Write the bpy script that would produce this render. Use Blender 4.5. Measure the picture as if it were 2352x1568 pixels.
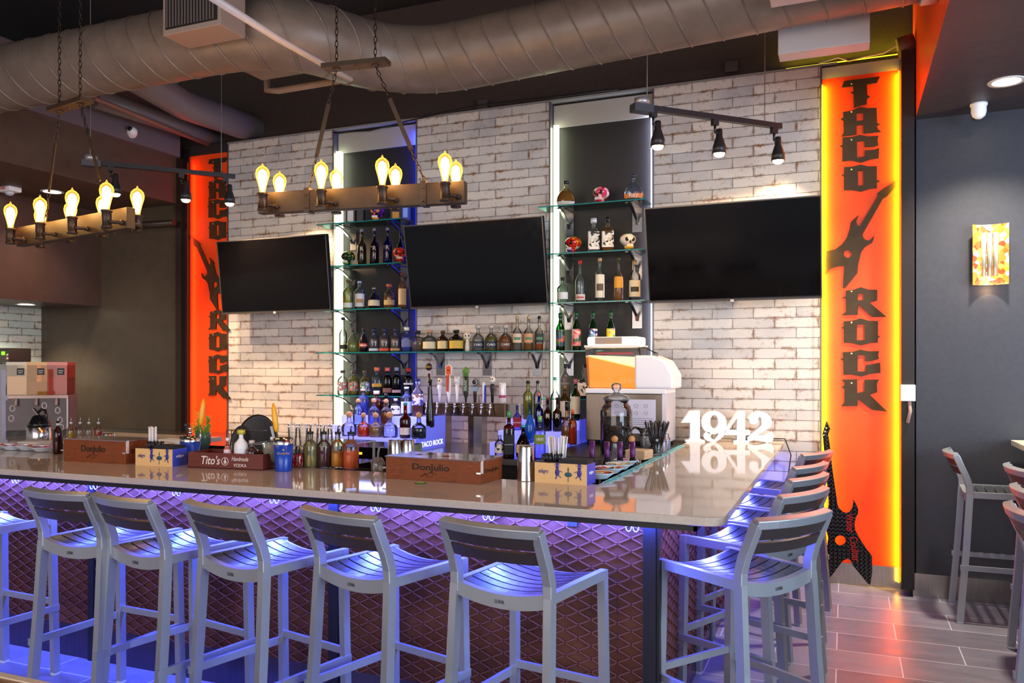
import bpy, bmesh, math, random
from mathutils import Vector, Matrix, Euler
random.seed(7)
PI=math.pi
for o in list(bpy.data.objects): bpy.data.objects.remove(o)
COL=bpy.context.scene.collection
SC=bpy.context.scene
# ---------------------------------------------------------------- camera
F=1864.0; TH=math.radians(22.29); HC=1.54; CX=1176.0; CY=842.0
S_,C_=math.sin(TH),math.cos(TH)
cd=bpy.data.cameras.new('camera'); cam=bpy.data.objects.new('camera',cd); COL.objects.link(cam)
cam.location=(0,0,HC); cam.rotation_euler=(PI/2,0,TH)
cd.sensor_width=36; cd.lens=36*F/2352; cd.shift_x=0; cd.shift_y=(CY-784)/2352; cd.clip_start=.05
SC.camera=cam
SC.view_settings.view_transform='Standard'; SC.view_settings.look='None'
SC.view_settings.gamma=1; SC.view_settings.use_curve_mapping=False
SC.cycles.transparent_max_bounces=32
SC.view_settings.exposure=1.0
# ---------------------------------------------------------------- world, daylight and fill
w=bpy.data.worlds.new('world'); SC.world=w; w.use_nodes=True
bg=w.node_tree.nodes['Background']; bg.inputs[0].default_value=(.64,.62,.70,1); bg.inputs[1].default_value=.36
def lamp(kind,name,loc,rot,energy,color,**kw):
    l=bpy.data.lights.new(name,kind); o=bpy.data.objects.new(name,l); COL.objects.link(o)
    o.location=loc; o.rotation_euler=rot; l.energy=energy; l.color=color
    for k,v in kw.items(): setattr(l,k,v)
    return o
def aim(loc,to):
    return (Vector(to)-Vector(loc)).to_track_quat('-Z','Y').to_euler()
# shop windows on the street side to the right, then an added warm fill
lamp('AREA','daylight_and_fill',(4.6,1.2,1.9),aim((4.6,1.2,1.9),(-.3,4.2,.5)),200,(.62,.80,1),shape='RECTANGLE',size=4.2,size_y=2.6)
lamp('AREA','daylight_and_fill',(-2.5,-3.2,2.2),aim((-2.5,-3.2,2.2),(-2.4,5,1.6)),105,(1,.90,.84),shape='RECTANGLE',size=6,size_y=2.4)  # warm fill added behind the camera to brighten the room evenly
# ---------------------------------------------------------------- pixel <-> place helpers
def ray(x,y):
    u=(x-CX)/F; v=(CY-y)/F
    return (-S_+u*C_, C_+u*S_, v)
def onY(x,y,Y):
    r=ray(x,y);t=Y/r[1];return Vector((r[0]*t,Y,HC+r[2]*t))
def onX(x,y,X):
    r=ray(x,y);t=X/r[0];return Vector((X,r[1]*t,HC+r[2]*t))
def onZ(x,y,Z):
    r=ray(x,y);t=(Z-HC)/r[2];return Vector((r[0]*t,r[1]*t,Z))
def dep(p): return -S_*p[0]+C_*p[1]
# ---------------------------------------------------------------- materials
def lin(c):
    if isinstance(c,str):
        c=c.lstrip('#'); c=[int(c[i:i+2],16)/255 for i in (0,2,4)]
    return tuple((v/12.92 if v<=.04045 else ((v+.055)/1.055)**2.4) for v in c)+(1,)
MATS={}
def M(col,rough=.5,metal=0,key=None,**kw):
    k=key or (str(col),rough,metal,str(sorted(kw.items())))
    if k in MATS: return MATS[k]
    m=bpy.data.materials.new('surface'); m.use_nodes=True
    b=m.node_tree.nodes['Principled BSDF']
    b.inputs['Base Color'].default_value=lin(col); b.inputs['Roughness'].default_value=rough; b.inputs['Metallic'].default_value=metal
    nt=m.node_tree
    # slight procedural wear: fine noise in the roughness
    n=nt.nodes.new('ShaderNodeTexNoise'); n.inputs['Scale'].default_value=kw.get('ns',18)
    mr=nt.nodes.new('ShaderNodeMapRange'); mr.inputs['To Min'].default_value=max(rough-.06,.02); mr.inputs['To Max'].default_value=min(rough+.08,1)
    tc=nt.nodes.new('ShaderNodeTexCoord'); nt.links.new(tc.outputs['Object'],n.inputs['Vector'])
    nt.links.new(n.outputs['Fac'],mr.inputs['Value']); nt.links.new(mr.outputs['Result'],b.inputs['Roughness'])
    if 'emit' in kw:
        b.inputs['Emission Color'].default_value=lin(kw['emit']); b.inputs['Emission Strength'].default_value=kw.get('es',1)
    if 'coat' in kw: b.inputs['Coat Weight'].default_value=kw['coat']
    MATS[k]=m; return m
def EM(col,s):
    k=('em',str(col),s)
    if k in MATS: return MATS[k]
    m=bpy.data.materials.new('glow'); m.use_nodes=True; nt=m.node_tree; nt.nodes.clear()
    e=nt.nodes.new('ShaderNodeEmission'); e.inputs[0].default_value=lin(col); e.inputs[1].default_value=s
    o=nt.nodes.new('ShaderNodeOutputMaterial'); nt.links.new(e.outputs[0],o.inputs[0]); MATS[k]=m; return m
def GLASS(col=(.93,.97,.96),edge=None,gl=.9,body=0):
    """thin bottle or shelf glass: tinted see-through with a fresnel reflection; body adds a little milky scatter"""
    k=('gl',str(col),str(edge),gl,body)
    if k in MATS: return MATS[k]
    m=bpy.data.materials.new('glass'); m.use_nodes=True; nt=m.node_tree; nt.nodes.clear()
    N=nt.nodes.new; L=nt.links.new
    t=N('ShaderNodeBsdfTransparent'); lw=N('ShaderNodeLayerWeight'); lw.inputs[0].default_value=.35
    mc=N('ShaderNodeMix'); mc.data_type='RGBA'; mc.inputs[6].default_value=lin(col); mc.inputs[7].default_value=lin(edge or [c*.80 for c in (lin(col)[:3] and ([int(col.lstrip('#')[i:i+2],16)/255 for i in (0,2,4)] if isinstance(col,str) else col))])
    L(lw.outputs['Facing'],mc.inputs[0]); L(mc.outputs[2],t.inputs[0])
    g=N('ShaderNodeBsdfGlossy'); g.inputs[0].default_value=(gl,gl,gl,1); g.inputs[1].default_value=.06
    fr=N('ShaderNodeFresnel'); fr.inputs[0].default_value=1.5
    mx=N('ShaderNodeMixShader'); L(fr.outputs[0],mx.inputs[0])
    if body:
        d=N('ShaderNodeBsdfDiffuse'); d.inputs[0].default_value=lin(col); m2=N('ShaderNodeMixShader'); m2.inputs[0].default_value=body
        L(t.outputs[0],m2.inputs[1]); L(d.outputs[0],m2.inputs[2]); L(m2.outputs[0],mx.inputs[1])
    else: L(t.outputs[0],mx.inputs[1])
    L(g.outputs[0],mx.inputs[2])
    o=N('ShaderNodeOutputMaterial'); L(mx.outputs[0],o.inputs[0]); MATS[k]=m; return m
def LIQ(col,op=.85):
    k=('lq',str(col),op)
    if k in MATS: return MATS[k]
    m=bpy.data.materials.new('liquid'); m.use_nodes=True; nt=m.node_tree; nt.nodes.clear()
    N=nt.nodes.new; L=nt.links.new
    t=N('ShaderNodeBsdfTransparent'); t.inputs[0].default_value=tuple(math.sqrt(c) for c in lin(col)[:3])+(1,)
    d=N('ShaderNodeBsdfDiffuse'); d.inputs[0].default_value=lin(col)
    s=N('ShaderNodeBsdfTranslucent'); s.inputs[0].default_value=lin(col)
    a=N('ShaderNodeMixShader'); a.inputs[0].default_value=.28; L(d.outputs[0],a.inputs[1]); L(s.outputs[0],a.inputs[2])
    b=N('ShaderNodeMixShader'); b.inputs[0].default_value=op; L(t.outputs[0],b.inputs[1]); L(a.outputs[0],b.inputs[2])
    o=N('ShaderNodeOutputMaterial'); L(b.outputs[0],o.inputs[0]); MATS[k]=m; return m
class NB:
    """small node-graph helper around a Principled material"""
    def __init__(s,name):
        s.m=bpy.data.materials.new(name); s.m.use_nodes=True; s.nt=s.m.node_tree; s.b=s.nt.nodes['Principled BSDF']
        s.tc=s.nt.nodes.new('ShaderNodeTexCoord')
    def n(s,t,**kw):
        x=s.nt.nodes.new(t)
        for k,v in kw.items():
            if k in x.inputs: x.inputs[k].default_value=v
            else: setattr(x,k,v)
        return x
    def l(s,a,b): s.nt.links.new(a,b)
    def co(s,rot=(0,0,0),sc=(1,1,1),loc=(0,0,0)):
        mp=s.n('ShaderNodeMapping'); mp.inputs['Rotation'].default_value=rot; mp.inputs['Scale'].default_value=sc; mp.inputs['Location'].default_value=loc
        s.l(s.tc.outputs['Object'],mp.inputs['Vector']); return mp.outputs[0]
    def noise(s,vec,scale,detail=4,rough=.55):
        x=s.n('ShaderNodeTexNoise',Scale=scale,Detail=detail,Roughness=rough); s.l(vec,x.inputs['Vector']); return x.outputs['Fac']
    def ramp(s,fac,stops):
        r=s.n('ShaderNodeValToRGB'); e=r.color_ramp.elements
        while len(e)<len(stops): e.new(.5)
        for i,(p,c) in enumerate(stops): e[i].position=p; e[i].color=lin(c)
        s.l(fac,r.inputs[0]); return r.outputs[0]
    def mix(s,fac,a,b,blend='MIX'):
        x=s.n('ShaderNodeMix'); x.data_type='RGBA'; x.blend_type=blend
        if hasattr(fac,'links'): s.l(fac,x.inputs[0])
        else: x.inputs[0].default_value=fac
        for i,v in ((6,a),(7,b)):
            if hasattr(v,'links'): s.l(v,x.inputs[i])
            else: x.inputs[i].default_value=lin(v)
        return x.outputs[2]
    def bump(s,h,strength=.3,dist=.01):
        x=s.n('ShaderNodeBump',Strength=strength,Distance=dist); s.l(h,x.inputs['Height']); s.l(x.outputs[0],s.b.inputs['Normal'])
def tile_mat(name,axis='X',warm=0,pal=None):
    q=NB(name); sx=q.n('ShaderNodeSeparateXYZ'); q.l(q.tc.outputs['Object'],sx.inputs[0]); cb=q.n('ShaderNodeCombineXYZ')
    q.l(sx.outputs[axis],cb.inputs[0]); q.l(sx.outputs['Z'],cb.inputs[1]); v=cb.outputs[0]
    br=q.n('ShaderNodeTexBrick',offset=.5,offset_frequency=2,squash=1)
    br.inputs['Scale'].default_value=1; br.inputs['Mortar Size'].default_value=.0018; br.inputs['Mortar Smooth'].default_value=.1
    br.inputs['Brick Width'].default_value=.30; br.inputs['Row Height'].default_value=.075; br.inputs['Bias'].default_value=0
    pal=pal or ('#dcd4cb','#b4b1b2')
    br.inputs['Color1'].default_value=lin(pal[0]); br.inputs['Color2'].default_value=lin(pal[1]); br.inputs['Mortar'].default_value=lin('#3a2c25')
    q.l(v,br.inputs['Vector'])
    #, distorted, gives worn rusty edges
    b2=q.n('ShaderNodeTexBrick',offset=.5,offset_frequency=2,squash=1)
    b2.inputs['Scale'].default_value=1; b2.inputs['Mortar Size'].default_value=.02; b2.inputs['Mortar Smooth'].default_value=1
    b2.inputs['Brick Width'].default_value=.30; b2.inputs['Row Height'].default_value=.075
    q.l(v,b2.inputs['Vector'])
    n1=q.noise(v,7,6,.7); n2=q.noise(v,34,6,.75); n3=q.noise(v,3.2,2)
    pm=q.ramp(n1,[(.46,(0,0,0)),(.66,(1,1,1))])
    e=q.n('ShaderNodeMath',operation='MULTIPLY_ADD'); q.l(b2.outputs['Fac'],e.inputs[0]); e.inputs[1].default_value=.22; q.l(n2,e.inputs[2])
    f=q.ramp(e.outputs[0],[(.54,(0,0,0)),(.64,(1,1,1))])
    g=q.n('ShaderNodeMath',operation='MULTIPLY'); q.l(f,g.inputs[0]); q.l(pm,g.inputs[1])
    rust=g.outputs[0]
    base=q.mix(q.ramp(n3,[(.4,(0,0,0)),(.7,(.8,.8,.8))]),br.outputs['Color'],'#dcd2c8')
    col=q.mix(rust,base,q.ramp(n1,[(.35,'#5a3a20'),(.65,'#94663c')]))
    col=q.mix(br.outputs['Fac'],col,'#3c2c22')
    q.l(col,q.b.inputs['Base Color']); q.b.inputs['Roughness'].default_value=.28
    q.bump(br.outputs['Fac'],.5,-.003)
    return q.m
def floor_mat():
    q=NB('slate_floor_tile'); v=q.co(loc=(.35,.12,0))
    br=q.n('ShaderNodeTexBrick',offset=.5,offset_frequency=2,squash=1)
    for k,x in (('Scale',1),('Mortar Size',.003),('Mortar Smooth',.1),('Brick Width',.62),('Row Height',.305)): br.inputs[k].default_value=x
    br.inputs['Color1'].default_value=lin('#8f8c98'); br.inputs['Color2'].default_value=lin('#77747f'); br.inputs['Mortar'].default_value=lin('#cfccd4')
    q.l(v,br.inputs['Vector'])
    n=q.noise(q.co(sc=(1.5,4,1),rot=(0,0,.25)),3,6,.6)
    c=q.mix(.35,br.outputs['Color'],q.ramp(n,[(.3,'#5a5455'),(.7,'#a39c9d')]),'OVERLAY')
    q.l(c,q.b.inputs['Base Color']); q.l(q.ramp(n,[(.3,(.55,.55,.55)),(.8,(.72,.72,.72))]),q.b.inputs['Roughness']); q.b.inputs['Specular IOR Level'].default_value=.35
    q.bump(n,.25,.01); return q.m
def wood(name,c1,c2,rough=.45,sc=(1.5,12,12)):
    q=NB(name); n=q.noise(q.co(sc=sc),4,6,.65); n2=q.noise(q.co(),7,3)
    c=q.mix(q.ramp(n2,[(.35,(0,0,0)),(.7,(1,1,1))]),q.ramp(n,[(.3,c1),(.7,c2)]),q.ramp(n,[(.3,c2),(.8,c1)]))
    q.l(c,q.b.inputs['Base Color']); q.b.inputs['Roughness'].default_value=rough; q.bump(n,.15,.004); return q.m
def noisy(name,stops,scale=5,rough=.5,metal=0,bump=.1,sc=(1,1,1),emit=0,detail=5,dist=.003):
    q=NB(name); n=q.noise(q.co(sc=sc),scale,detail,.6); c=q.ramp(n,stops)
    q.l(c,q.b.inputs['Base Color']); q.b.inputs['Roughness'].default_value=rough; q.b.inputs['Metallic'].default_value=metal
    if bump: q.bump(n,bump,dist)
    if emit: q.l(c,q.b.inputs['Emission Color']); q.b.inputs['Emission Strength'].default_value=emit
    return q.m
def candy(name,cols,scale=14,rough=.2):
    """hand painted sugar-skull colours in hard-edged cells"""
    q=NB(name); vo=q.n('ShaderNodeTexVoronoi',Scale=scale,Randomness=1.0); q.l(q.co(),vo.inputs['Vector'])
    sp=q.n('ShaderNodeSeparateColor'); q.l(vo.outputs['Color'],sp.inputs[0])
    r=q.n('ShaderNodeValToRGB'); r.color_ramp.interpolation='CONSTANT'; e=r.color_ramp.elements
    while len(e)<len(cols): e.new(.5)
    for i,c in enumerate(cols): e[i].position=i/len(cols); e[i].color=lin(c)
    q.l(sp.outputs[0],r.inputs[0]); q.l(r.outputs[0],q.b.inputs['Base Color']); q.b.inputs['Roughness'].default_value=rough
    q.b.inputs['Coat Weight'].default_value=.4; return q.m
def brushed(name,c,rough=.3,sc=(1,1,60)):
    q=NB(name); n=q.noise(q.co(sc=sc),6,3); q.l(q.ramp(n,[(.2,[x*.82 for x in c]),(.8,c)]),q.b.inputs['Base Color'])
    q.b.inputs['Metallic'].default_value=1; q.b.inputs['Roughness'].default_value=rough; q.bump(n,.05,.002); return q.m
def diamond_plate():
    q=NB('diamond_plate'); v=q.co(rot=(PI/2,0,0))
    outs=[]
    for a,off in ((PI/4,0),(-PI/4,.5)):
        mp=q.n('ShaderNodeMapping'); mp.inputs['Rotation'].default_value=(0,0,a); q.l(v,mp.inputs['Vector'])
        b=q.n('ShaderNodeTexBrick',offset=.5,offset_frequency=2,squash=1)
        for k,x in (('Scale',1),('Mortar Size',.0080),('Mortar Smooth',.3),('Brick Width',.042),('Row Height',.0195)): b.inputs[k].default_value=x
        q.l(mp.outputs[0],b.inputs['Vector']); outs.append(b.outputs['Fac'])
    mx=q.n('ShaderNodeMath',operation='MULTIPLY'); q.l(outs[0],mx.inputs[0]); q.l(outs[1],mx.inputs[1])
    n=q.noise(v,6)
    q.l(q.mix(q.ramp(mx.outputs[0],[(.3,(1,1,1)),(.7,(0,0,0))]),'#181916','#565850'),q.b.inputs['Base Color']); q.b.inputs['Metallic'].default_value=.8; q.b.inputs['Roughness'].default_value=.3
    q.bump(mx.outputs[0],1,.006); return q.m
GREY=M('#b9bbc0',.38,.55); STEEL=brushed('brushed_steel',(.72,.70,.68),.25,(60,1,1)); CHROME=M('#e2e2e2',.12,1); BLACK=M('#141210',.5); DARK=M('#2a2523',.55)
WALLD=noisy('dark_wall_paint',[(.3,'#3b312c'),(.7,'#443933')],30,.45,0,.05)
CEIL=noisy('dark_ceiling_paint',[(.3,'#201b1b'),(.7,'#2a2424')],8,.8,0,.05)
NAVY=noisy('slate_wall_paint',[(.3,'#2f2f37'),(.7,'#35353e')],30,.42,0,.05)
ORANGE=noisy('orange_paint',[(.3,'#ff4a0c'),(.7,'#ff500f')],5,.35,0,0)
DUCT=noisy('painted_duct',[(.35,'#655950'),(.65,'#72655b')],6,.45,.15,.08)
DUCTW=M('#a9a09f',.5)
IRON=noisy('oil_bronze_iron',[(.3,'#2b2018'),(.7,'#4a382a')],22,.45,.5,.1)
COUNTER=noisy('quartz_counter',[(.35,'#bcab9a'),(.65,'#c4b4a4')],90,.045,0,0)
RUSTS=noisy('rusted_steel_sheet',[(.25,'#3c1e14'),(.5,'#5e3322'),(.75,'#784a38')],5,.42,.35,.2,detail=7)
MESHM=M('#80503f',.4,.5)
PAPER=M('#e9e4da',.8); WHITE=M('#f2f0f2',.45); CORK=M('#c98d5c',.8); SHELFG=GLASS((.80,.95,.93),(.0,.42,.40),.8)
# ---------------------------------------------------------------- mesh building
class B:
    def __init__(s): s.bm=bmesh.new()
    def box(s,x0,x1,y0,y1,z0,z1,mi=0,mtx=None):
        vs=[s.bm.verts.new(Vector(p)) for p in ((x0,y0,z0),(x1,y0,z0),(x1,y1,z0),(x0,y1,z0),(x0,y0,z1),(x1,y0,z1),(x1,y1,z1),(x0,y1,z1))]
        if mtx:
            for v in vs: v.co=mtx@v.co
        for f in ((0,3,2,1),(4,5,6,7),(0,1,5,4),(1,2,6,5),(2,3,7,6),(3,0,4,7)):
            s.bm.faces.new([vs[i] for i in f]).material_index=mi
        return s
    def bar(s,p0,p1,w,h,up=(0,0,1),mi=0):
        p0,p1=Vector(p0),Vector(p1); d=(p1-p0); L=d.length; d.normalize(); up=Vector(up)
        sx=d.cross(up)
        if sx.length<1e-4: sx=d.cross(Vector((0,1,0)))
        sx.normalize(); u=sx.cross(d).normalized()
        m=Matrix((sx,d,u)).transposed().to_4x4(); m.translation=p0
        return s.box(-w/2,w/2,0,L,-h/2,h/2,mi,m)
    def sweep(s,pts,w,h,side=(1,0,0),mi=0):
        """rectangular section swept along pts; side = direction of the width"""
        rings=[]; n=len(pts); pts=[Vector(p) for p in pts]; side=Vector(side)
        for i,p in enumerate(pts):
            d=(pts[min(i+1,n-1)]-pts[max(i-1,0)]).normalized()
            sd=(side-d*side.dot(d)).normalized(); u=sd.cross(d).normalized()
            rings.append([s.bm.verts.new(p+sd*a*w/2+u*b*h/2) for a,b in ((-1,-1),(1,-1),(1,1),(-1,1))])
        for i in range(n-1):
            for k in range(4):
                s.bm.faces.new((rings[i][k],rings[i][(k+1)%4],rings[i+1][(k+1)%4],rings[i+1][k])).material_index=mi
        s.bm.faces.new(rings[0][::-1]).material_index=mi; s.bm.faces.new(rings[-1]).material_index=mi
        return s
    def tube(s,pts,r,seg=8,mi=0,cap=True,closed=False):
        rings=[]; n=len(pts); pts=[Vector(p) for p in pts]; prev=None
        for i,p in enumerate(pts):
            a=pts[(i-1)%n] if closed else pts[max(i-1,0)]; b=pts[(i+1)%n] if closed else pts[min(i+1,n-1)]
            d=(b-a).normalized()
            if prev is None:
                t=Vector((0,0,1)) if abs(d.z)<.9 else Vector((1,0,0)); u=d.cross(t).normalized()
            else:
                u=(prev-d*prev.dot(d)).normalized()
            prev=u; v=d.cross(u); rr=r[i] if isinstance(r,(list,tuple)) else r
            rings.append([s.bm.verts.new(p+(u*math.cos(2*PI*k/seg)+v*math.sin(2*PI*k/seg))*rr) for k in range(seg)])
        for i in range(n if closed else n-1):
            A=rings[i]; Bq=rings[(i+1)%n]
            for k in range(seg):
                f=s.bm.faces.new((A[k],A[(k+1)%seg],Bq[(k+1)%seg],Bq[k])); f.material_index=mi; f.smooth=seg>5
        if cap and not closed:
            s.bm.faces.new(rings[0][::-1]).material_index=mi; s.bm.faces.new(rings[-1]).material_index=mi
        return s
    def cyl(s,p0,p1,r0,r1=None,seg=16,mi=0): return s.tube([p0,p1],[r0,r0 if r1 is None else r1],seg,mi)
    def lathe(s,prof,seg=16,c=(0,0,0),a0=0,a1=2*PI,sq=None,ys=1,mi=0,cap=True):
        """prof: (r,z) list; sq: per-point squareness 0..1; ys: squash in y"""
        full=abs(a1-a0-2*PI)<1e-6; nn=seg if full else seg+1; rings=[]
        for i,(r,z) in enumerate(prof):
            q=(sq[i] if sq else 0); ring=[]
            for k in range(nn):
                a=a0+(a1-a0)*k/seg; ca,sa=math.cos(a),math.sin(a)
                f=1.0
                if q>0:
                    e=2+6*q; f=1/((abs(ca)**e+abs(sa)**e)**(1/e))
                ring.append(s.bm.verts.new((c[0]+r*f*ca,c[1]+r*f*sa*ys,c[2]+z)))
            rings.append(ring)
        for i in range(len(rings)-1):
            for k in range(seg):
                a,b=rings[i],rings[i+1]; k2=(k+1)%nn
                f=s.bm.faces.new((a[k],a[k2],b[k2],b[k])); f.smooth=True; f.material_index=mi
        if cap and full:
            if prof[0][0]>1e-4: s.bm.faces.new(rings[0][::-1]).material_index=mi
            if prof[-1][0]>1e-4: s.bm.faces.new(rings[-1]).material_index=mi
        return s
    def grid(s,fn,nu,nv,mi=0,smooth=True):
        vs=[[s.bm.verts.new(fn(i/nu,j/nv)) for j in range(nv+1)] for i in range(nu+1)]
        for i in range(nu):
            for j in range(nv):
                f=s.bm.faces.new((vs[i][j],vs[i+1][j],vs[i+1][j+1],vs[i][j+1])); f.smooth=smooth; f.material_index=mi
        return s
    def prism(s,pts,z0,z1,mi=0):
        lo=[s.bm.verts.new((x,y,z0)) for x,y in pts]; hi=[s.bm.verts.new((x,y,z1)) for x,y in pts]; n=len(pts)
        s.bm.faces.new(lo[::-1]).material_index=mi; s.bm.faces.new(hi).material_index=mi
        for i in range(n): s.bm.faces.new((lo[i],lo[(i+1)%n],hi[(i+1)%n],hi[i])).material_index=mi
        return s
    def ball(s,c,r,seg=12,sc=(1,1,1),mi=0):
        pr=[(r*math.sin(PI*i/(seg//2)),-r*math.cos(PI*i/(seg//2))) for i in range(seg//2+1)]
        n0=len(s.bm.verts); s.bm.verts.ensure_lookup_table()
        s.lathe([(max(a,.00005),b) for a,b in pr],seg,mi=mi)
        s.bm.verts.ensure_lookup_table()
        for v in s.bm.verts[n0:]: v.co=Vector((v.co.x*sc[0],v.co.y*sc[1],v.co.z*sc[2]))+Vector(c)
        return s
    def xf(s,mtx):
        for v in s.bm.verts: v.co=mtx@v.co
        return s
    def done(s,name,mats,parent=None,loc=None,rot=None,bevel=0):
        me=bpy.data.meshes.new(name)
        bmesh.ops.recalc_face_normals(s.bm,faces=s.bm.faces)
        s.bm.to_mesh(me); s.bm.free()
        for m in (mats if isinstance(mats,(list,tuple)) else [mats]): me.materials.append(m)
        o=bpy.data.objects.new(name,me); COL.objects.link(o)
        if parent: o.parent=parent
        if loc is not None: o.location=loc
        if rot is not None: o.rotation_euler=rot
        if bevel:
            b=o.modifiers.new('edge','BEVEL'); b.width=bevel; b.segments=2; b.limit_method='ANGLE'
        return o
def tag(o,label,cat,group=None,kind=None):
    if label: o['label']=label
    if cat: o['category']=cat
    if group: o['group']=group
    if kind: o['kind']=kind
    return o
def struct(o): o['kind']='structure'; return o
def empty(name,loc,rz,label,cat,group=None):
    o=bpy.data.objects.new(name,None); COL.objects.link(o); o.location=loc; o.rotation_euler=(0,0,rz); o.empty_display_size=.05
    return tag(o,label,cat,group)
def dup(root,loc,rz,label,group=None):
    r=root.copy(); COL.objects.link(r); r.location=loc; r.rotation_euler=(0,0,rz); r['label']=label
    if group: r['group']=group
    for ch in list(root.children):
        c=ch.copy(); COL.objects.link(c); c.parent=r
        for g in list(ch.children):
            d=g.copy(); COL.objects.link(d); d.parent=c
    return r
def curve_mesh(cu):
    o=bpy.data.objects.new('tmp',cu); COL.objects.link(o); bpy.context.view_layer.update()
    me=bpy.data.meshes.new_from_object(o.evaluated_get(bpy.context.evaluated_depsgraph_get()))
    bpy.data.objects.remove(o); bpy.data.curves.remove(cu); return me
def text(body,W,mat,parent,loc,rot=(0,0,0),H=None,depth=.0006,name='lettering',shear=0,flat=False,bold=0):
    """text standing in the local XZ plane, facing -Y, centred on loc, W wide (H high)"""
    cu=bpy.data.curves.new('txt','FONT'); cu.body=body; cu.extrude=.02; cu.resolution_u=3; cu.shear=shear; cu.offset=bold
    me=curve_mesh(cu); xs=[v.co.x for v in me.vertices]; ys=[v.co.y for v in me.vertices]
    w=max(xs)-min(xs); h=max(ys)-min(ys); sx=W/w; sy=(H/h if H else sx); cx=(max(xs)+min(xs))/2; cy=(max(ys)+min(ys))/2
    for v in me.vertices:
        x,y,z=v.co; v.co=((x-cx)*sx,-z/.02*depth,(y-cy)*sy)
    me.materials.append(mat); o=bpy.data.objects.new(name,me); COL.objects.link(o); o.parent=parent; o.location=loc; o.rotation_euler=rot
    return o
def plate(outline,holes,depth,mat,name,parent=None,loc=(0,0,0)):
    """flat shape in local XZ plane with thickness depth (from y=0 toward -y)"""
    cu=bpy.data.curves.new('shape','CURVE'); cu.dimensions='2D'; cu.fill_mode='BOTH'; cu.extrude=.5
    for pts in [outline]+list(holes):
        sp=cu.splines.new('POLY'); sp.points.add(len(pts)-1); sp.use_cyclic_u=True
        for i,(x,y) in enumerate(pts): sp.points[i].co=(x,y,0,1)
    me=curve_mesh(cu)
    for v in me.vertices:
        x,y,z=v.co; v.co=(x,-(z+.5)*depth,y)
    me.materials.append(mat); me.name=name; o=bpy.data.objects.new(name,me); COL.objects.link(o); o.location=loc
    if parent: o.parent=parent
    return o
def circ(cx,cy,r,n=20,ry=None): return [(cx+r*math.cos(2*PI*i/n),cy+(ry or r)*math.sin(2*PI*i/n)) for i in range(n)]
# ================================================================ THE ROOM
WY=6.24; CZ=4.75
def slab(name,mat,*a): return struct(B().box(*a).done(name,mat))
slab('floor',floor_mat(),-9.5,4.5,-1.5,7,-.05,0)
slab('ceiling',CEIL,-9.5,4.5,-1.5,7,CZ,CZ+.05)
slab('wall_back',WALLD,-9.5,.46,WY+.11,WY+.2,0,CZ)
TX=[(-5.534,-4.32),(-3.458,-2.224),(-1.375,-.157)]
TM=tile_mat('glazed_wall_tile')
for i,(a,b) in enumerate(TX):
    o=B().box(0,b-a,0,.09,-3.70,0).done('wall_tiled',TM,loc=(a,WY,3.70)); struct(o)
edge=M('#6d6a70',.4,.6)
for a,b in TX:
    for x in (a,b):
        o=B().box(x-.006,x+.006,WY-.004,WY+.09,.6,3.70).done('trim_tile',edge); struct(o)
# dark alcove boards between the tile panels
slab('wall_alcove',M('#1a1614',.55),-4.32,-3.458,WY+.075,WY+.11,.6,3.70)
slab('wall_alcove',M('#1a1614',.55),-2.224,-1.375,WY+.075,WY+.11,.6,3.70)
GB=M('#a9a49a',.5)
for a,b in ((-4.32,-3.458),(-2.224,-1.375)): slab('trim_alcove',GB,a+.012,b-.012,WY+.06,WY+.075,3.50,3.68)
slab('trim_ledge',M('#8d8a88',.5),-5.6,-.05,WY+.0,WY+.11,3.70,3.715)
# orange panels
slab('wall_orange_right',ORANGE,-.15,.355,WY-.01,WY+.03,.15,3.60)
slab('trim_panel_cap',GB,-.15,.36,WY-.01,WY+.03,3.60,3.68)
slab('baseboard_right',STEEL,-.157,.36,WY-.02,WY,0,.15)
slab('wall_orange_left',ORANGE,-6.005,-5.545,WY-.01,WY+.03,.6,3.62)
slab('trim_panel_cap',DARK,-6.1,-5.545,WY-.01,WY+.03,3.62,3.72)
# floating black pilaster, then the slate wall beyond it
slab('wall_pilaster',M('#1c1210',.4),.352,.432,6.03,WY+.1,.05,3.66)
slab('wall_right',NAVY,.445,4.5,6.09,6.3,0,3.203)
slab('baseboard_right',STEEL,.425,4.5,6.07,6.09,0,.155)
# dropped soffit over the right side of the room
o=B().box(.44,4.5,-1.5,6.3,3.203,CZ).done('ceiling_soffit_right',[M('#3b3338',.5),ORANGE])
for p in o.data.polygons:
    if p.normal.x<-.9: p.material_index=1
struct(o)
# left: lower ceiling, bulkhead, tiled side wall
slab('ceiling_soffit_left',noisy('brown_soffit_paint',[(.3,'#4b3527'),(.7,'#54402f')],8,.6),-9.4,-6.13,-1,6.3,3.156,3.62)
slab('wall_bulkhead',noisy('brown_bulkhead_paint',[(.3,'#4a332a'),(.7,'#523a30')],8,.35),-9.4,-7.2,-1,6.3,2.17,3.156)
slab('wall_left',tile_mat('mixed_wall_tile','Y',pal=('#d8ccb4','#b9c4b8')),-8.3,-8.09,-1,6.3,0,2.17)
slab('wall_back_left',noisy('bronze_wall_paint',[(.3,'#4a3e33'),(.7,'#544739')],8,.32),-8.2,-6.12,WY-.01,WY+.15,0,3.156)
slab('trim_column_left',M('#2a1710',.4),-6.14,-6.07,WY-.06,WY+.1,0,3.6)
slab('trim_column_left',M('#191414',.4),-6.07,-6.005,WY-.03,WY+.1,0,3.7)
slab('trim_beam_left',M('#6a5c60',.6),-6.6,-6.05,-1,6.15,3.60,4.1)
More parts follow.
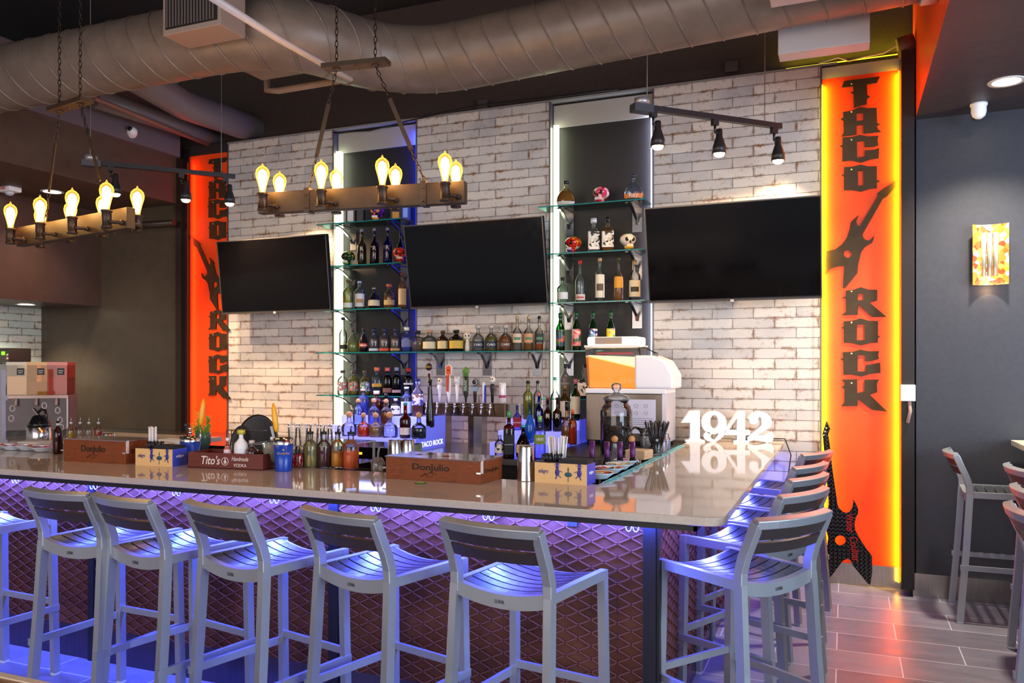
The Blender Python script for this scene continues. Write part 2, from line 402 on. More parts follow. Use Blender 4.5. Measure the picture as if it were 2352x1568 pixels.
# ================================================================ LED strips (with their light)
def strip(name,label,p0,p1,col,s,watt,facing,size=.02,w=.012):
    """a thin luminous strip and the light it gives"""
    p0,p1=Vector(p0),Vector(p1)
    o=B().bar(p0,p1,w,w*.6,up=facing).done(name,EM(col,s)); tag(o,label,'led strip')
    mid=(p0+p1)/2; d=(p1-p0)
    z=-Vector(facing).normalized(); x=d.normalized(); y=z.cross(x).normalized()
    m=Matrix((x,y,z)).transposed().to_4x4(); m.translation=mid+Vector(facing).normalized()*.012
    l=lamp('AREA','led_light',(0,0,0),(0,0,0),watt,lin(col)[:3],shape='RECTANGLE',size=d.length,size_y=size); l.matrix_world=m
    return o
for a,b,t in ((-4.32,-3.458,'left'),(-2.224,-1.375,'right')):
    strip('led_strip','white led strip down the left side of the %s bottle alcove'%t,(a+.045,WY+.03,.95),(a+.045,WY+.03,3.50),'#f6ffd8',3.2,34,(.9,.3,0),w=.075)
strip('led_strip','deep blue led strip down the right side of the left bottle alcove',(-3.472,WY+.03,1.0),(-3.472,WY+.03,3.6),'#2038ff',1.2,7,(-1,.5,0),w=.02)
strip('led_strip','pale blue led strip down the right side of the right bottle alcove',(-1.389,WY+.03,1.0),(-1.389,WY+.03,3.5),'#cfd6ff',1.2,5,(-1,.5,0),w=.02)
strip('led_strip','bright yellow led strip on the tile side of the right orange sign board',(-.147,WY-.045,.18),(-.147,WY-.045,3.55),'#ffd21a',4,7,(.85,.6,0),w=.007)
strip('led_strip','golden led strip on the black column side of the right orange sign board',(.345,WY-.045,.05),(.345,WY-.045,3.58),'#ffbe10',3,8,(-.85,.6,0),w=.007)
strip('led_strip','yellow led strip along the ledge above the right orange sign board',(-.4,WY+.05,3.73),(.42,WY+.05,3.73),'#d8d020',1.5,2.2,(0,-.3,1))
strip('led_strip','dim orange led strip beside the left orange sign board',(-5.99,WY-.05,.9),(-5.99,WY-.05,3.55),'#ff4a10',.12,2.4,(1,.5,0))
strip('led_strip','blue violet led strip hidden under the front edge of the bar top',(-8.0,3.05,.95),(-.66,3.05,.95),'#4a5eff',6,120,(0,.25,-1),size=.05)
strip('led_strip','blue led strip hidden under the right edge of the bar top',(-.60,3.1,.955),(-.60,6.1,.955),'#5a60ff',5,15,(.1,0,-1),size=.05)
# ================================================================ THE BAR
CT=1.0
pts=[(-8.07,2.95),(-.46,2.95)]+[(-.46+.06*math.sin(a),3.01-.06*math.cos(a)) for a in (.4,.8,1.2)]+[(-.40,3.01),(-.40,6.2),(-1.05,6.2),(-1.05,3.60),(-4.45,3.60),(-4.45,4.95),(-8.07,4.95)]
o=B().prism(pts,CT-.032,CT).done('countertop',COUNTER,bevel=.004)
tag(o,'long glossy greige stone bar top turning the corner to the tiled wall','countertop')
bar=empty('bar',(0,0,0),0,'bar front clad in rusty steel behind diamond wire mesh with dark posts','bar')
ip=[(-8.06,3.0),(-.5,3.0),(-.5,6.15),(-1.0,6.15),(-1.0,3.55),(-8.06,3.55)]
B().prism(ip,CT-.044,CT-.032).box(-8.06,-.5,3.0,3.012,CT-.062,CT-.044).box(-.512,-.5,3.0,6.15,CT-.062,CT-.044).done('sub_top',BLACK,bar)
FY=3.125
B().box(-8.06,-.71,FY,3.5,.1,CT-.044).box(-1.0,-.71,3.5,6.18,.1,CT-.044).done('core',M('#2a1a12',.6),bar)
B().box(-8.06,-.69,FY-.012,FY,.17,CT-.046).done('front_panel',RUSTS,bar)
B().box(-.71,-.695,FY,6.18,.17,CT-.046).done('side_panel',wood('side_sheet','#6e3d22','#a8673c',.5,(1,2,6)),bar)
B().box(-8.06,-.68,FY-.014,FY,0,.17).done('kick_plate',brushed('kick_steel',(.42,.38,.42),.28,(60,1,1)),bar)
B().box(-.71,-.69,FY,6.18,0,.12).done('kick_plate',brushed('kick_steel',(.42,.38,.42),.28,(60,1,1)),bar)
def lattice(x0,x1,z0,z1,dx,dz,r,flip=None):
    """expanded metal mesh: two families of slanting strands clipped to the panel"""
    b=B(); k=dz/dx
    for sgn in (1,-1):
        n0=-int((z1-z0)/dz)-2; n1=int((x1-x0)/dx)+int((z1-z0)/dz)+3
        for n in range(n0,n1):
            xa=x0+n*dx; pa=[]
            # line z=z0 + sgn*k*(x-xa) for sgn>0 ; z=z0 - k*(x-xa)
            c=[]
            for z in (z0,z1): c.append((xa+sgn*(z-z0)/k,z))
            (xa_,za),(xb,zb)=c
            # clip in x
            t0,t1=0,1; dxx=xb-xa_
            if abs(dxx)>1e-9:
                ta,tb=(x0-xa_)/dxx,(x1-xa_)/dxx; t0=max(t0,min(ta,tb)); t1=min(t1,max(ta,tb))
            if t1-t0<.01: continue
            P=(xa_+dxx*t0,0,za+(zb-za)*t0); Q=(xa_+dxx*t1,0,za+(zb-za)*t1)
            b.bar(P,Q,r*.8,r,up=(0,1,0))
    return b
px=[onY(x,1200,FY-.02).x for x in (205,218,757,778,1478,1513)]
px[5]=-.672
segs=[(-8.0,px[0]),(px[1],px[2]),(px[3],px[4])]
for i,(a,b) in enumerate(segs):
    lattice(a,b,.17,CT-.05,.108,.052,.0058).done('wire_mesh',MESHM,bar,loc=(0,FY-.018,0))
lb=lattice(0,3.05,.10,CT-.05,.108,.052,.0058)
lb.xf(Matrix.Rotation(PI/2,4,'Z')).done('wire_mesh',MESHM,bar,loc=(-.688,FY,0))
for i in (0,2,4): B().box(px[i],px[i+1],FY-.03,FY,0,CT-.05).done('post',M('#15151c',.35,.2),bar)
B().box(px[5]-.04,px[5]+.012,FY-.02,FY+.02,0,CT-.05).done('post',M('#15151c',.35,.2),bar)
B().box(-1.03,-.99,3.1,3.14,CT-.1,CT-.045).done('bracket',BLACK,bar)
HK=M('#dfe6f5',.15,.9)
b=B()
for s in (-.014,.014): b.tube([(s+.011*math.cos(t),0,-.02+.016*math.sin(t)) for t in [2*PI*i/12 for i in range(12)]],.0028,6,closed=True)
b.box(-.02,.02,-.004,.004,-.008,0)
hk0=b.done('purse_hook',HK)
for i,(x,d) in enumerate(((35,'leftmost in the picture'),(215,'beside the left dark post'),(405,'between second and third full stools'),(630,'left of the middle dark post'),(863,'right of the middle dark post'),(1122,'above the nearest front stool'),(1452,'beside the corner post'))):
    h=hk0 if i==0 else hk0.copy()
    if i: COL.objects.link(h)
    p=onY(x,1100,3.06); h.location=(p.x,3.06,CT-.058)
    tag(h,'double ring purse hook under the bar top, '+d,'hook','purse hooks under the bar edge')
# ================================================================ BAR STOOLS
GS=M('#a9acb2',.34,.6); SL=M('#3d3434',.4,.3); SEATM=M('#7c8088',.22,.85)
def stool(label):
    K=.93
    fc=lambda lg,x,y: B().box(x-.014,x+.014,y-.018,y+.018,0,.014).done('foot_cap',M('#c9cdd6',.5),lg)
    t=empty('bar_stool',(0,0,0),0,label,'bar stool','grey metal bar stools')
    dish=lambda x:-.026*(1-(x/.19)**2)
    b=B(); n=7; d0,d1=-.185,.205; wd=(d1-d0)/n
    for i in range(n):
        ym=d0+(i+.5)*wd; b.sweep([(-.19+.038*k,ym,.751+dish(-.19+.038*k)) for k in range(11)],wd-.009,.011,side=(0,1,0))
    b.done('seat',SEATM,t)
    b=B()
    for s in (-1,1): b.sweep([(s*.203,-.20,.742),(s*.203,.0,.742),(s*.206,.222,.742)],.028,.034)
    xs=[-.205+.41*i/10 for i in range(11)]
    b.sweep([(x,-.202,.737+dish(x*.92)) for x in xs],.03,.045,side=(0,1,0))
    b.sweep([(x,.214,.742+dish(x*.92)) for x in xs],.018,.022,side=(0,1,0))
    fr=b.done('seat_frame',GS,t)
    for s in (-1,1):
        lg=B().sweep([(s*.206,.218,.757),(s*.209,.222,.5),(s*.214,.232,0.012)],.032,.036).done('leg',GS,t); fc(lg,s*.214,.232)
        lg=B().sweep([(s*.205,-.205,.745),(s*.212,-.225,.45),(s*.222,-.262,.012)],.032,.040).done('leg',GS,t); fc(lg,s*.222,-.262)
    b=B()
    cv=lambda x:-.036*(1-(x/.2)**2)
    for s in (-1,1): b.sweep([(s*.203,-.203,.72),(s*.203,-.205,.79),(s*.203,-.222,.85),(s*.202,-.262,.95),(s*.201,-.283,1.004)],.036,.040)
    b.sweep([(x*1.03,-.283+cv(x),1.000) for x in xs],.036,.036,side=(0,1,.3))
    b.done('back_frame',GS,t,bevel=.003)
    for z0,z1 in ((.866,.922),(.928,.984)):
        zm=(z0+z1)/2; ym=-.226-.050*(zm-.85)/.11
        b=B().sweep([(-.188+.0376*k,ym+cv(-.188+.0376*k)*.95,zm) for k in range(11)],.054,.011,side=(0,-.44,.9))
        b.done('back_slat',SL,t)
    for s in (-1,1): B().sweep([(s*.226,-.262,.335),(s*.222,.245,.335)],.018,.030).done('stretcher',GS,t)
    B().bar((-.205,.225,.365),(.205,.225,.365),.016,.028).done('footrest',GS,t)
    text('LOHA',.040,M('#35322f',.5),fr,(0,-.2185,.711),H=.012,depth=.0005,name='maker_mark')
    for o in [t.children_recursive[i] for i in range(len(t.children_recursive))]:
        lz=o.location.z
        for v in o.data.vertices:
            v.co.x*=K; v.co.y*=K; z=v.co.z+lz
            z=z if z<.4 else (z+.03*(z-.4)/.34 if z<.74 else (z+.03 if z<.80 else z+.03*max(0,(1.0-z)/.2)))
            v.co.z=z-lz
        o.location.x*=K; o.location.y*=K
    return t
st0=None
def place(cx,cy,rz,label,grp):
    global st0
    if st0 is None:
        st0=stool(label); st0.location=(cx,cy,0); st0.rotation_euler=(0,0,rz); st0['group']=grp; return
    dup(st0,(cx,cy,0),rz,label,grp)
def byback(p,q,rz,label,grp):
    m=(Vector(p)+Vector(q))/2; c,s=math.cos(rz),math.sin(rz); o=(0-(-.283)*s*-1, 0)
    # back top centre sits at local (0,-.283)
    wx=m.x-(.263*s); wy=m.y+.263*c
    place(wx,wy,rz,label,grp)
R=math.radians
G1='stools along the front of the bar'
for (a,b_,rz,lb) in [((1017,1190),(1242,1222),-10,'bar stool at the front of the bar, nearest to the corner post'),
    ((710,1165),(850,1192),-15,'bar stool at the front of the bar, in front of the middle dark post'),
    ((436,1150),(565,1175),-13,'bar stool at the bar front, third from the corner post'),
    ((218,1133),(345,1155),-11,'bar stool at the front of the bar overlapping the left dark post'),
    ((60,1122),(205,1136),-3,'bar stool at the front of the bar, left of the left dark post')]:
    p=onZ(*a,1.01); q=onZ(*b_,1.01); byback(p,q,R(rz),lb,G1)
place(-3.87,2.69,R(-3),'bar stool cut by the left picture edge with only its seat and two legs showing',G1)
G2='stools along the right side of the bar'
for (a,b_,rz,lb) in [((1720,1198.6),(1897,1170),55,'nearest bar stool on the right side of the bar, seat turned to the corner'),
    ((1774,1143),(1896,1119),65,'second bar stool from the front on the right side of the bar'),
    ((1799,1106.6),(1896,1085.5),68,'middle bar stool of the five on the right side of the bar'),
    ((1808.6,1077.8),(1896,1061),68,'fourth bar stool from the front on the right side of the bar'),
    ((1829.7,1047),(1909,1034.5),67,'farthest bar stool on the right side, closest to the tiled wall')]:
    p=onZ(*a,1.01)+Vector((.014,0,0)); q=onZ(*b_,1.01)+Vector((.014,0,0)); byback(p,q,R(rz),lb,G2)
G3='stools at the high table on the right'
for x,y,rz,lb in ((.885,5.74,-90,'stool at the high table standing alone against the slate wall'),(1.10,4.96,-86,'stool at the high table, second from the slate wall'),
    (.99,4.08,-84,'stool at the high table, third from the slate wall, cut by the right picture edge'),(.875,3.5,-84,'nearest stool at the high table, its back in the lower right edge of the picture')):
    place(x,y,R(rz),lb,G3)
# high table
t=empty('high_table',(1.35,4.6,0),0,'high dining table with pale top beside the slate wall at the right edge','table')
B().box(-.36,.4,-1.9,1.45,1.035,1.07).done('table_top',wood('pale_table','#b9aea0','#d5ccbf',.35,(6,1,6)),t,bevel=.003)
B().box(-.02,.12,-1.7,1.3,0,1.035).done('table_base',M('#22242e',.5),t)
# ================================================================ TVs
def tv(label,x0,x1,z0,z1,yb,yt,wall=WY):
    t=empty('television',(0,0,0),0,label,'television','wall mounted televisions')
    a=math.atan2(yb-yt,z1-z0); H=math.hypot(z1-z0,yb-yt); W=x1-x0
    rt=Matrix.Translation((x0,yb,z0))@Matrix.Rotation(a,4,'X')
    t.matrix_world=rt
    B().box(0,W,0,.045,0,H).done('casing',M('#1a1818',.35),t,bevel=.004)
    sm=M('#050405',.10,0,key='tvscreen'); sm.node_tree.nodes['Principled BSDF'].inputs['Specular IOR Level'].default_value=.22
    B().box(.010,W-.010,-.0012,0,.022,H-.010).done('screen',sm,t)
    fr=M('#6b6663',.3,.8)
    B().box(0,W,-.004,0,0,.014).box(0,W,-.004,0,H-.006,H).box(0,.006,-.004,0,.014,H-.006).box(W-.006,W,-.004,0,.014,H-.006).done('frame',fr,t)
    B().box(W*.42,W*.58,.045,wall-(yb+yt)/2+.01,H*.35,H*.6).done('wall_mount',BLACK,t)
    B().box(W*.5-.012,W*.5+.012,-.007,0,-.006,.012).done('sensor',M('#c9c0c0',.3),t)
    return t
tv('black flat television on the left tile panel beside the left sign board',-5.325,-4.133,2.024,2.685,5.93,5.855)
tv('black flat television between the two bottle alcoves',-3.339,-2.128,2.018,2.69,5.93,5.80)
tv('black flat television on the right tile panel beside the glowing sign board',-1.336,-.143,2.008,2.68,5.93,5.765)
# ================================================================ SIGN LETTERS
SX,SY=1/7.84,1/7.84
T_=[(575,780),(620,665),(1265,585),(1205,700),(1030,725),(1035,915),(1090,948),(1030,985),(1025,1085),(930,1100),(795,1145),(785,900),(735,872),(785,850),(780,762)]
def c1(p): return (1860+p[0]/7.84,100+p[1]/7.84)
def c2(p): return (1800+p[0]/2.8,p[1]/2.8)
def c3(p): return (1880+p[0]/2.8,400+p[1]/2.8)
LET=[('letter',c1,T_,[]),
('letter',c2,[(380,718),(440,708),(492,685),(540,693),(598,690),(602,788),(622,797),(602,806),(604,825),(628,845),(515,855),(513,798),(468,803),(468,862),(372,875),(386,850),(384,775),(365,763),(384,752)],[[(467,727),(512,722),(513,770),(468,776)]]),
('letter',c2,[(378,880),(440,878),(492,865),(545,875),(610,870),(604,900),(610,930),(580,940),(522,942),(520,903),(470,907),(472,1010),(522,1004),(522,965),(585,960),(615,948),(612,1015),(560,1022),(497,1042),(440,1030),(376,1035),(378,945),(360,937),(378,928)],[]),
('letter',c2,[(388,1072),(440,1070),(495,1057),(545,1067),(600,1066),(600,1155),(622,1162),(600,1172),(601,1207),(550,1212),(497,1230),(440,1220),(387,1221),(387,1132),(370,1125),(387,1118)],[[(476,1098),(512,1095),(514,1188),(478,1192)]]),
('guitar_emblem',c3,[(510,32),(498,75),(440,142),(415,155),(283,385),(290,410),(305,422),(325,425),(345,410),(360,390),(355,415),(345,440),(320,452),(295,470),(275,500),(255,580),(250,635),(170,732),(155,730),(165,590),(130,590),(75,605),(38,640),(52,495),(110,480),(150,450),(180,410),(200,350),(208,305),(258,262),(242,300),(250,325),(265,335),(380,140),(378,120),(420,88)],[circ(188,510,26,14)]),
('letter',c3,[(175,748),(225,742),(272,725),(320,740),(378,742),(378,812),(330,825),(440,917),(345,917),(255,832),(253,902),(148,906),(175,885),(175,800),(148,792),(175,785)],[[(253,768),(292,767),(292,808),(253,810)]]),
('letter',c3,[(162,945),(215,942),(270,926),(325,942),(383,943),(383,1035),(398,1045),(383,1053),(382,1082),(330,1085),(273,1100),(215,1085),(162,1082),(162,995),(146,987),(162,978)],[[(247,965),(297,963),(297,1065),(247,1067)]]),
('letter',c3,[(155,1143),(215,1142),(270,1127),(325,1138),(390,1137),(384,1162),(390,1187),(345,1200),(302,1202),(302,1162),(252,1162),(252,1268),(303,1268),(303,1228),(345,1222),(397,1210),(400,1277),(335,1283),(275,1300),(215,1288),(160,1290),(158,1198),(140,1190),(158,1180)],[]),
('letter',c3,[(148,1320),(248,1318),(250,1407),(295,1397),(297,1320),(390,1320),(376,1345),(378,1402),(330,1418),(445,1528),(345,1515),(252,1442),(250,1490),(145,1492),(165,1468),(166,1382),(148,1368),(166,1358),(165,1340)],[])]
LM=noisy('dark_bronze_letter',[(.3,'#3a2a16'),(.7,'#463420')],12,.5,.3)
words=['T, top letter','A, second letter','C, third letter','O, fourth letter','','R, fifth letter','O, sixth letter','C, seventh letter','K, lowest letter']
SP=WY-.012
for side in ('right','left'):
    for i,(nm,cf,pt,hs) in enumerate(LET):
        def w_(p):
            v=onY(*cf(p),SP-.02); return (v.x,v.z)
        P=[w_(p) for p in pt]; Hs=[[w_(p) for p in h] for h in hs]
        if side=='left':
            cx0=.045; CL=-5.70
            if nm=='letter': f_=lambda p:(CL+(p[0]-cx0)*.93,p[1])
            else: f_=lambda p:(CL-(p[0]-cx0)*1.0,p[1])
            P=[f_(p) for p in P]; Hs=[[f_(p) for p in h] for h in Hs]
        cx=sum(p[0] for p in P)/len(P); cz=sum(p[1] for p in P)/len(P)
        o=plate([(x-cx,z-cz) for x,z in P],[[(x-cx,z-cz) for x,z in h] for h in Hs],.012,LM,'sign_letter' if nm=='letter' else nm,loc=(cx,SP,cz))
        if nm=='letter':
            xb=cx-(cx-(.045 if side=='right' else CL)); zt=max(z for x,z in P)
            B().ball((0,0,0),.006,8,(1,.5,1)).done('bolt',M('#d8cfb8',.3,.6),o,loc=(xb-cx,-.0125,zt-cz-.028))
        if nm=='letter': tag(o,'dark spiky metal %s of the %s orange sign board'%(words[i],side),'sign letter','letters of the %s sign'%side)
        else: tag(o,'dark pointed guitar shape in the middle of the %s orange sign board'%side,'sign emblem')
# guitar of diamond plate standing on the floor
gp=[(70,70),(103,142),(85,190),(103,310),(120,480),(165,795),(175,835),(215,872),(240,882),(270,874),(298,835),(308,762),(335,815),(350,855),(345,890),(325,930),(317,980),(322,1035),(375,1130),(420,1195),(470,1262),(472,1400),(455,1515),(430,1500),(300,1340),(285,1300),(255,1283),(215,1300),(155,1380),(100,1450),(40,1500),(20,1380),(60,1250),(85,1100),(60,1000),(20,940),(10,860),(60,880),(85,830),(90,795),(40,230),(32,190)]
def gw(p):
    v=onY(1880+p[0]/3.82,950+p[1]/3.82,6.16); return (v.x,v.z)
P=[gw(p) for p in gp]; H1=[gw(p) for p in circ(192,1122,47,18,44)]
zmin=min(p[1] for p in P); cx=sum(p[0] for p in P)/len(P)
gt=plate([(x-cx,z-zmin) for x,z in P],[[(x-cx,z-zmin) for x,z in H1]],.014,diamond_plate(),'metal_guitar',loc=(cx,6.19,.001))
tag(gt,'dark diamond plate metal guitar standing on the floor against the right orange board','guitar')
RD=M('#c11a10',.5)
for s_,a_,b_ in (('Walter',(272,890),(285,1055)),('Coulter',(305,1090),(335,1310))):
    pa=gw(a_); pb=gw(b_); ang=math.atan2(pb[1]-pa[1],pb[0]-pa[0]); L=math.hypot(pb[0]-pa[0],pb[1]-pa[1])
    text(s_,L,RD,gt,((pa[0]+pb[0])/2-cx,-.0145,(pa[1]+pb[1])/2-zmin),rot=(0,-ang,0),H=.052,bold=.01)
for p in ((68,134),(57,165),(46,196)):
    v=gw(p); B().cyl((0,0,0),(0,-.004,0),.006,seg=10).done('tuning_peg',M('#d8c9a0',.3,.8),gt,loc=(v[0]-cx,-.014,v[1]-zmin))
# ================================================================ GLASS SHELVES
SZ=[2.802,2.427,2.043,1.667,1.292]
SHB=brushed('bracket_steel',(.55,.55,.56),.22,(1,1,60))
def shelf(x0,x1,z,label,brs):
    t=empty('glass_shelf',(x0,6.0,z),0,label,'glass shelf')
    B().box(0,x1-x0,0,.225,-.010,0).done('glass_plate',SHELFG,t)
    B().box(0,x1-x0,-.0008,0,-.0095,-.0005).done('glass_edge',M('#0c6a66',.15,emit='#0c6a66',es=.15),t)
    for bx in brs:
        ww=.078; wy=.305 if (-4.32<bx<-3.46 or -2.224<bx<-1.375) else .235
        B().box(bx-ww/2-x0,bx+ww/2-x0,wy-.004,wy,-.20,-.010).done('bracket',SHB,t)
        b=B(); b.sweep([(bx-x0,.05,-.016),(bx-x0,.12,-.03),(bx-x0,wy-.03,-.10),(bx-x0,wy-.01,-.14)],.022,.01); b.box(bx-.035-x0,bx+.035-x0,.06,wy,-.014,-.010); b.done('bracket_arm',SHB,t)
brL=(-4.155,-3.615); brR=(-2.08,-1.515)
ord_=['top','second','third','fourth','lowest']
for i,z in enumerate(SZ):
    if i!=3:
        shelf(-4.335,-3.475,z,'%s glass shelf in the left bottle alcove'%ord_[i],brL)
        shelf(-2.235,-1.385,z,'%s glass shelf in the right bottle alcove'%ord_[i],brR)
    else: shelf(-4.335,-1.70,z,'long glass shelf running below the middle television across both alcoves',brL+(-3.22,-2.78,-2.33)+brR[:1])
# ================================================================ BOTTLES
PR={ # r fraction, z fraction, squareness
'tall':([(.9,0),(1,.02),(1,.60),(.93,.66),(.55,.72),(.36,.76),(.34,.95),(.40,.955),(.40,.97),(.34,.975)],0),
'longneck':([(.9,0),(1,.02),(1,.50),(.9,.57),(.5,.64),(.33,.68),(.30,.95),(.36,.955),(.36,.975)],0),
'wine':([(.95,0),(1,.02),(1,.55),(.85,.63),(.5,.72),(.38,.80),(.36,.97),(.42,.975),(.42,1)],0),
'square':([(.9,0),(1,.02),(1,.62),(.9,.68),(.38,.72),(.34,.74),(.34,.86),(.40,.87),(.40,.88)],1),
'squat':([(.9,0),(1,.04),(1,.55),(.92,.63),(.5,.72),(.32,.77),(.30,.9),(.36,.91),(.36,.93)],0),
'dome':([(.95,0),(1,.03),(1,.42),(.93,.52),(.7,.60),(.4,.66),(.26,.70),(.25,.88),(.30,.885)],0),
'pear':([(.7,0),(.9,.05),(1,.22),(.97,.35),(.8,.5),(.5,.64),(.27,.74),(.24,.90),(.32,.91),(.32,.93)],0),
'teardrop':([(.5,0),(.85,.06),(1,.22),(.97,.38),(.72,.56),(.35,.69),(.2,.76),(.19,.88),(.26,.9),(.26,.92)],0),
'cone':([(.85,0),(1,.03),(1,.14),(.80,.40),(.55,.65),(.40,.85),(.38,.95)],0),
'pourer':([(.95,0),(1,.02),(1,.50),(.93,.56),(.55,.63),(.36,.67),(.36,.82),(.42,.825),(.42,.84)],0),
'bell':([(.9,0),(1,.03),(1,.40),(.85,.50),(.45,.58),(.30,.64),(.28,.80),(.34,.81)],0)}
CAPZ={'tall':.93,'longneck':.92,'wine':.86,'square':.86,'squat':.88,'dome':.86,'pear':.90,'teardrop':.9,'cone':.93,'pourer':.83,'bell':.79}
def prof_r(kind,z):
    p=PR[kind][0]
    for (r0,z0),(r1,z1) in zip(p,p[1:]):
        if z0<=z<=z1: return r0+(r1-r0)*((z-z0)/max(z1-z0,1e-6))
    return p[-1][0]
def bottle(x,yb,yt,w,kind,desc,glass='#e8f2f0',liq=None,lev=.5,lab=None,lz=(.12,.42),cap='#1a1a1a',z=None,Y=6.13,P=None,name='liquor_bottle',cat='bottle',group=None,capw=1.0,ys=1,pour=None,txt=None,tcol='#f4f4f4',lab2=None,seg=14,tw=1.5,tz=None):
    p=Vector(P) if P is not None else onY(x,yb,Y)
    if z is not None: p.z=z
    d=dep(p); H=(yb-yt)*d/F; Rr=w*d/F/2; rz=math.atan2(-p[1],-p[0])+PI/2
    t=empty(name,p,rz,desc,cat,group)
    prof,sqv=PR[kind]; sq=None
    if sqv: sq=[1 if zz<=.62 else (.5 if zz<=.7 else 0) for _,zz in prof]
    B().lathe([(r*Rr,zz*H) for r,zz in prof],seg,sq=sq,ys=ys,cap=True).done('bottle_glass',GLASS(glass,gl=.9,body=.02) if not isinstance(glass,bpy.types.Material) else glass,t)
    if liq:
        lp=[(prof_r(kind,.03)*Rr*.93,.03*H)]
        for r,zz in prof:
            if .03<zz<lev: lp.append((r*Rr*.93,zz*H))
        lp.append((prof_r(kind,lev)*Rr*.93,lev*H))
        B().lathe(lp,seg,sq=([1]*len(lp) if sqv else None),ys=ys).done('liquid',LIQ(liq,.25 if min(int(liq[i:i+2],16) for i in (1,3,5))>=140 else .85),t)
    def lbl(z0,z1,c,nm,f=1.03,aw=1.15):
        zs=[z0+(z1-z0)*k/3 for k in range(4)]
        pr=[(prof_r(kind,k)*Rr*f,k*H) for k in zs]
        if sqv: aw=.92
        b=B().lathe(pr,10,a0=-PI/2-aw,a1=-PI/2+aw,sq=([1]*4 if sqv else None),ys=ys,cap=False); b.done(nm,c if isinstance(c,bpy.types.Material) else M(c,.6),t)
    if lab: lbl(lz[0],lz[1],lab,'bottle_label')
    if lab2: lbl(lz[0]+.3*(lz[1]-lz[0]),lz[0]+.6*(lz[1]-lz[0]),lab2,'bottle_label',1.05,.7)
    cz=CAPZ[kind]; cr=prof_r(kind,cz)*Rr*1.18*capw
    if cap:
        if cap=='cork': B().lathe([(cr*.7,0),(cr*.7,.02*H),(cr*1.3,.03*H),(cr*1.4,.08*H),(cr,(1-cz)*H)],12,c=(0,0,cz*H),ys=1).done('cork_stopper',CORK,t)
        elif cap=='ball': B().ball((0,0,cz*H+Rr*.42),Rr*.42,12).done('cork_ball',CORK,t)
        else: B().lathe([(cr,0),(cr*1.02,(1-cz)*H*.5),(cr*1.02,(1-cz)*H*.98),(cr*.6,(1-cz)*H)],12,c=(0,0,cz*H)).done('bottle_cap',M(cap,.3,.2),t)
    if pour:
        b=B().cyl((0,0,.80*H),(0,0,.86*H),prof_r(kind,.8)*Rr*1.25,seg=10).tube([(0,0,.86*H),(0,0,.93*H),(.004,0,1.0*H)],[Rr*.13,Rr*.09,Rr*.06],6)
        b.done('pour_spout',M(pour,.3,.3),t)
    if txt:
        zc=tz or (lz[0]+lz[1])/2; text(txt,Rr*tw,M(tcol,.4),t,(0,-Rr*1.09*ys-.001,zc*H),depth=.0004)
    return t
def art(*cols,sc=60): return candy('bottle_label_art',cols,sc,.6)
SK=lambda:art('#eeeae2','#2a2522','#cfc4b2','#eeeae2')
CL='#eef6f4'
# right alcove
bottle(1300,467,406,43,'teardrop','teardrop bottle of golden tequila on the top shelf, left of the pink skull',glass='#efe6c0',liq='#a87a10',lev=.62,lab='#d9d4c8',lz=(.08,.22),cap='#2a2624',z=SZ[0],ys=.5,txt='Rey',tcol='#e8e0c8',tw=.9)
bottle(1455,455,391,46,'teardrop','clear teardrop bottle with small orange label on the top shelf, right of the pink skull',glass='#e2e8f4',lab='#e0803a',lz=(.14,.30),cap='#3a3f50',z=SZ[0],ys=.5,txt='Rey',tcol='#e8e8f0',tw=.9)
bottle(1364,573,492,26,'square','clear square bottle with white skull label and silver cap on the second shelf',glass=CL,liq='#cfd6d8',lev=.6,lab=SK(),lz=(.10,.60),cap='#d8d8dc',z=SZ[1],capw=1.3)
bottle(1396,572,490,27,'square','golden square bottle with black skull label beside the clear one on the second shelf',glass='#f0e0b0',liq='#b87a18',lev=.6,lab=SK(),lz=(.14,.58),cap='#1c1a1a',z=SZ[1])
bottle(1292,690,630,26,'squat','short clear bottle with white label at the left end of the third shelf',glass='#dfeee4',liq='#c9d8cc',lev=.5,lab='#d8d8d4',lz=(.16,.42),cap='#20201e',z=SZ[2])
bottle(1333,690,592,23,'longneck','slim clear bottle with red cap on the third shelf',glass=CL,lab='#c8b8b0',lz=(.06,.2),cap='#d02a18',z=SZ[2],lab2='#b05a40')
bottle(1378,687,585,22,'tall','tall clear bottle with long cream label on the third shelf',glass=CL,lab='#d8cfbd',lz=(.10,.62),cap='#cfa878',z=SZ[2],lab2='#5a4a3a')
bottle(1421,687,583,22,'longneck','tall bottle with yellow label and amber spirit on the third shelf',glass='#f0e8d8',liq='#c8862a',lev=.36,lab='#d89a30',lz=(.30,.55),cap='#4a4a18',z=SZ[2])
bottle(1458,685,590,27,'squat','round shouldered bottle with big cream label at the right end of the third shelf',glass='#e4e8ea',lab='#d6ccb8',lz=(.10,.50),cap='#b89468',z=SZ[2],lab2='#3a3630')
for x,a,c,ds in ((1287,714,('#28406a','#b85a2a','#1d6e2a','#222222'),'leftmost green mezcal bottle with dark blue and orange label'),(1324,711,('#e08a8a','#2e5a38','#c83a3a','#f0b0a0'),'green mezcal bottle with pink landscape label'),
    (1362,711,('#6aa0c8','#e8603a','#f0f0e8','#303080'),'green mezcal bottle with blue red and white picture label'),(1403,710,('#e8d020','#3a9a3a','#e88a90','#e8d020'),'green mezcal bottle with yellow and pink label')):
    bottle(x,801,a,21,'wine',ds+' on the long shelf',glass='#2a9a4a',liq='#1c6a30',lev=.5,lab=art(*c,sc=45),lz=(.12,.55),cap='#124a22',z=SZ[3],group='green mezcal bottles',Y=6.12)
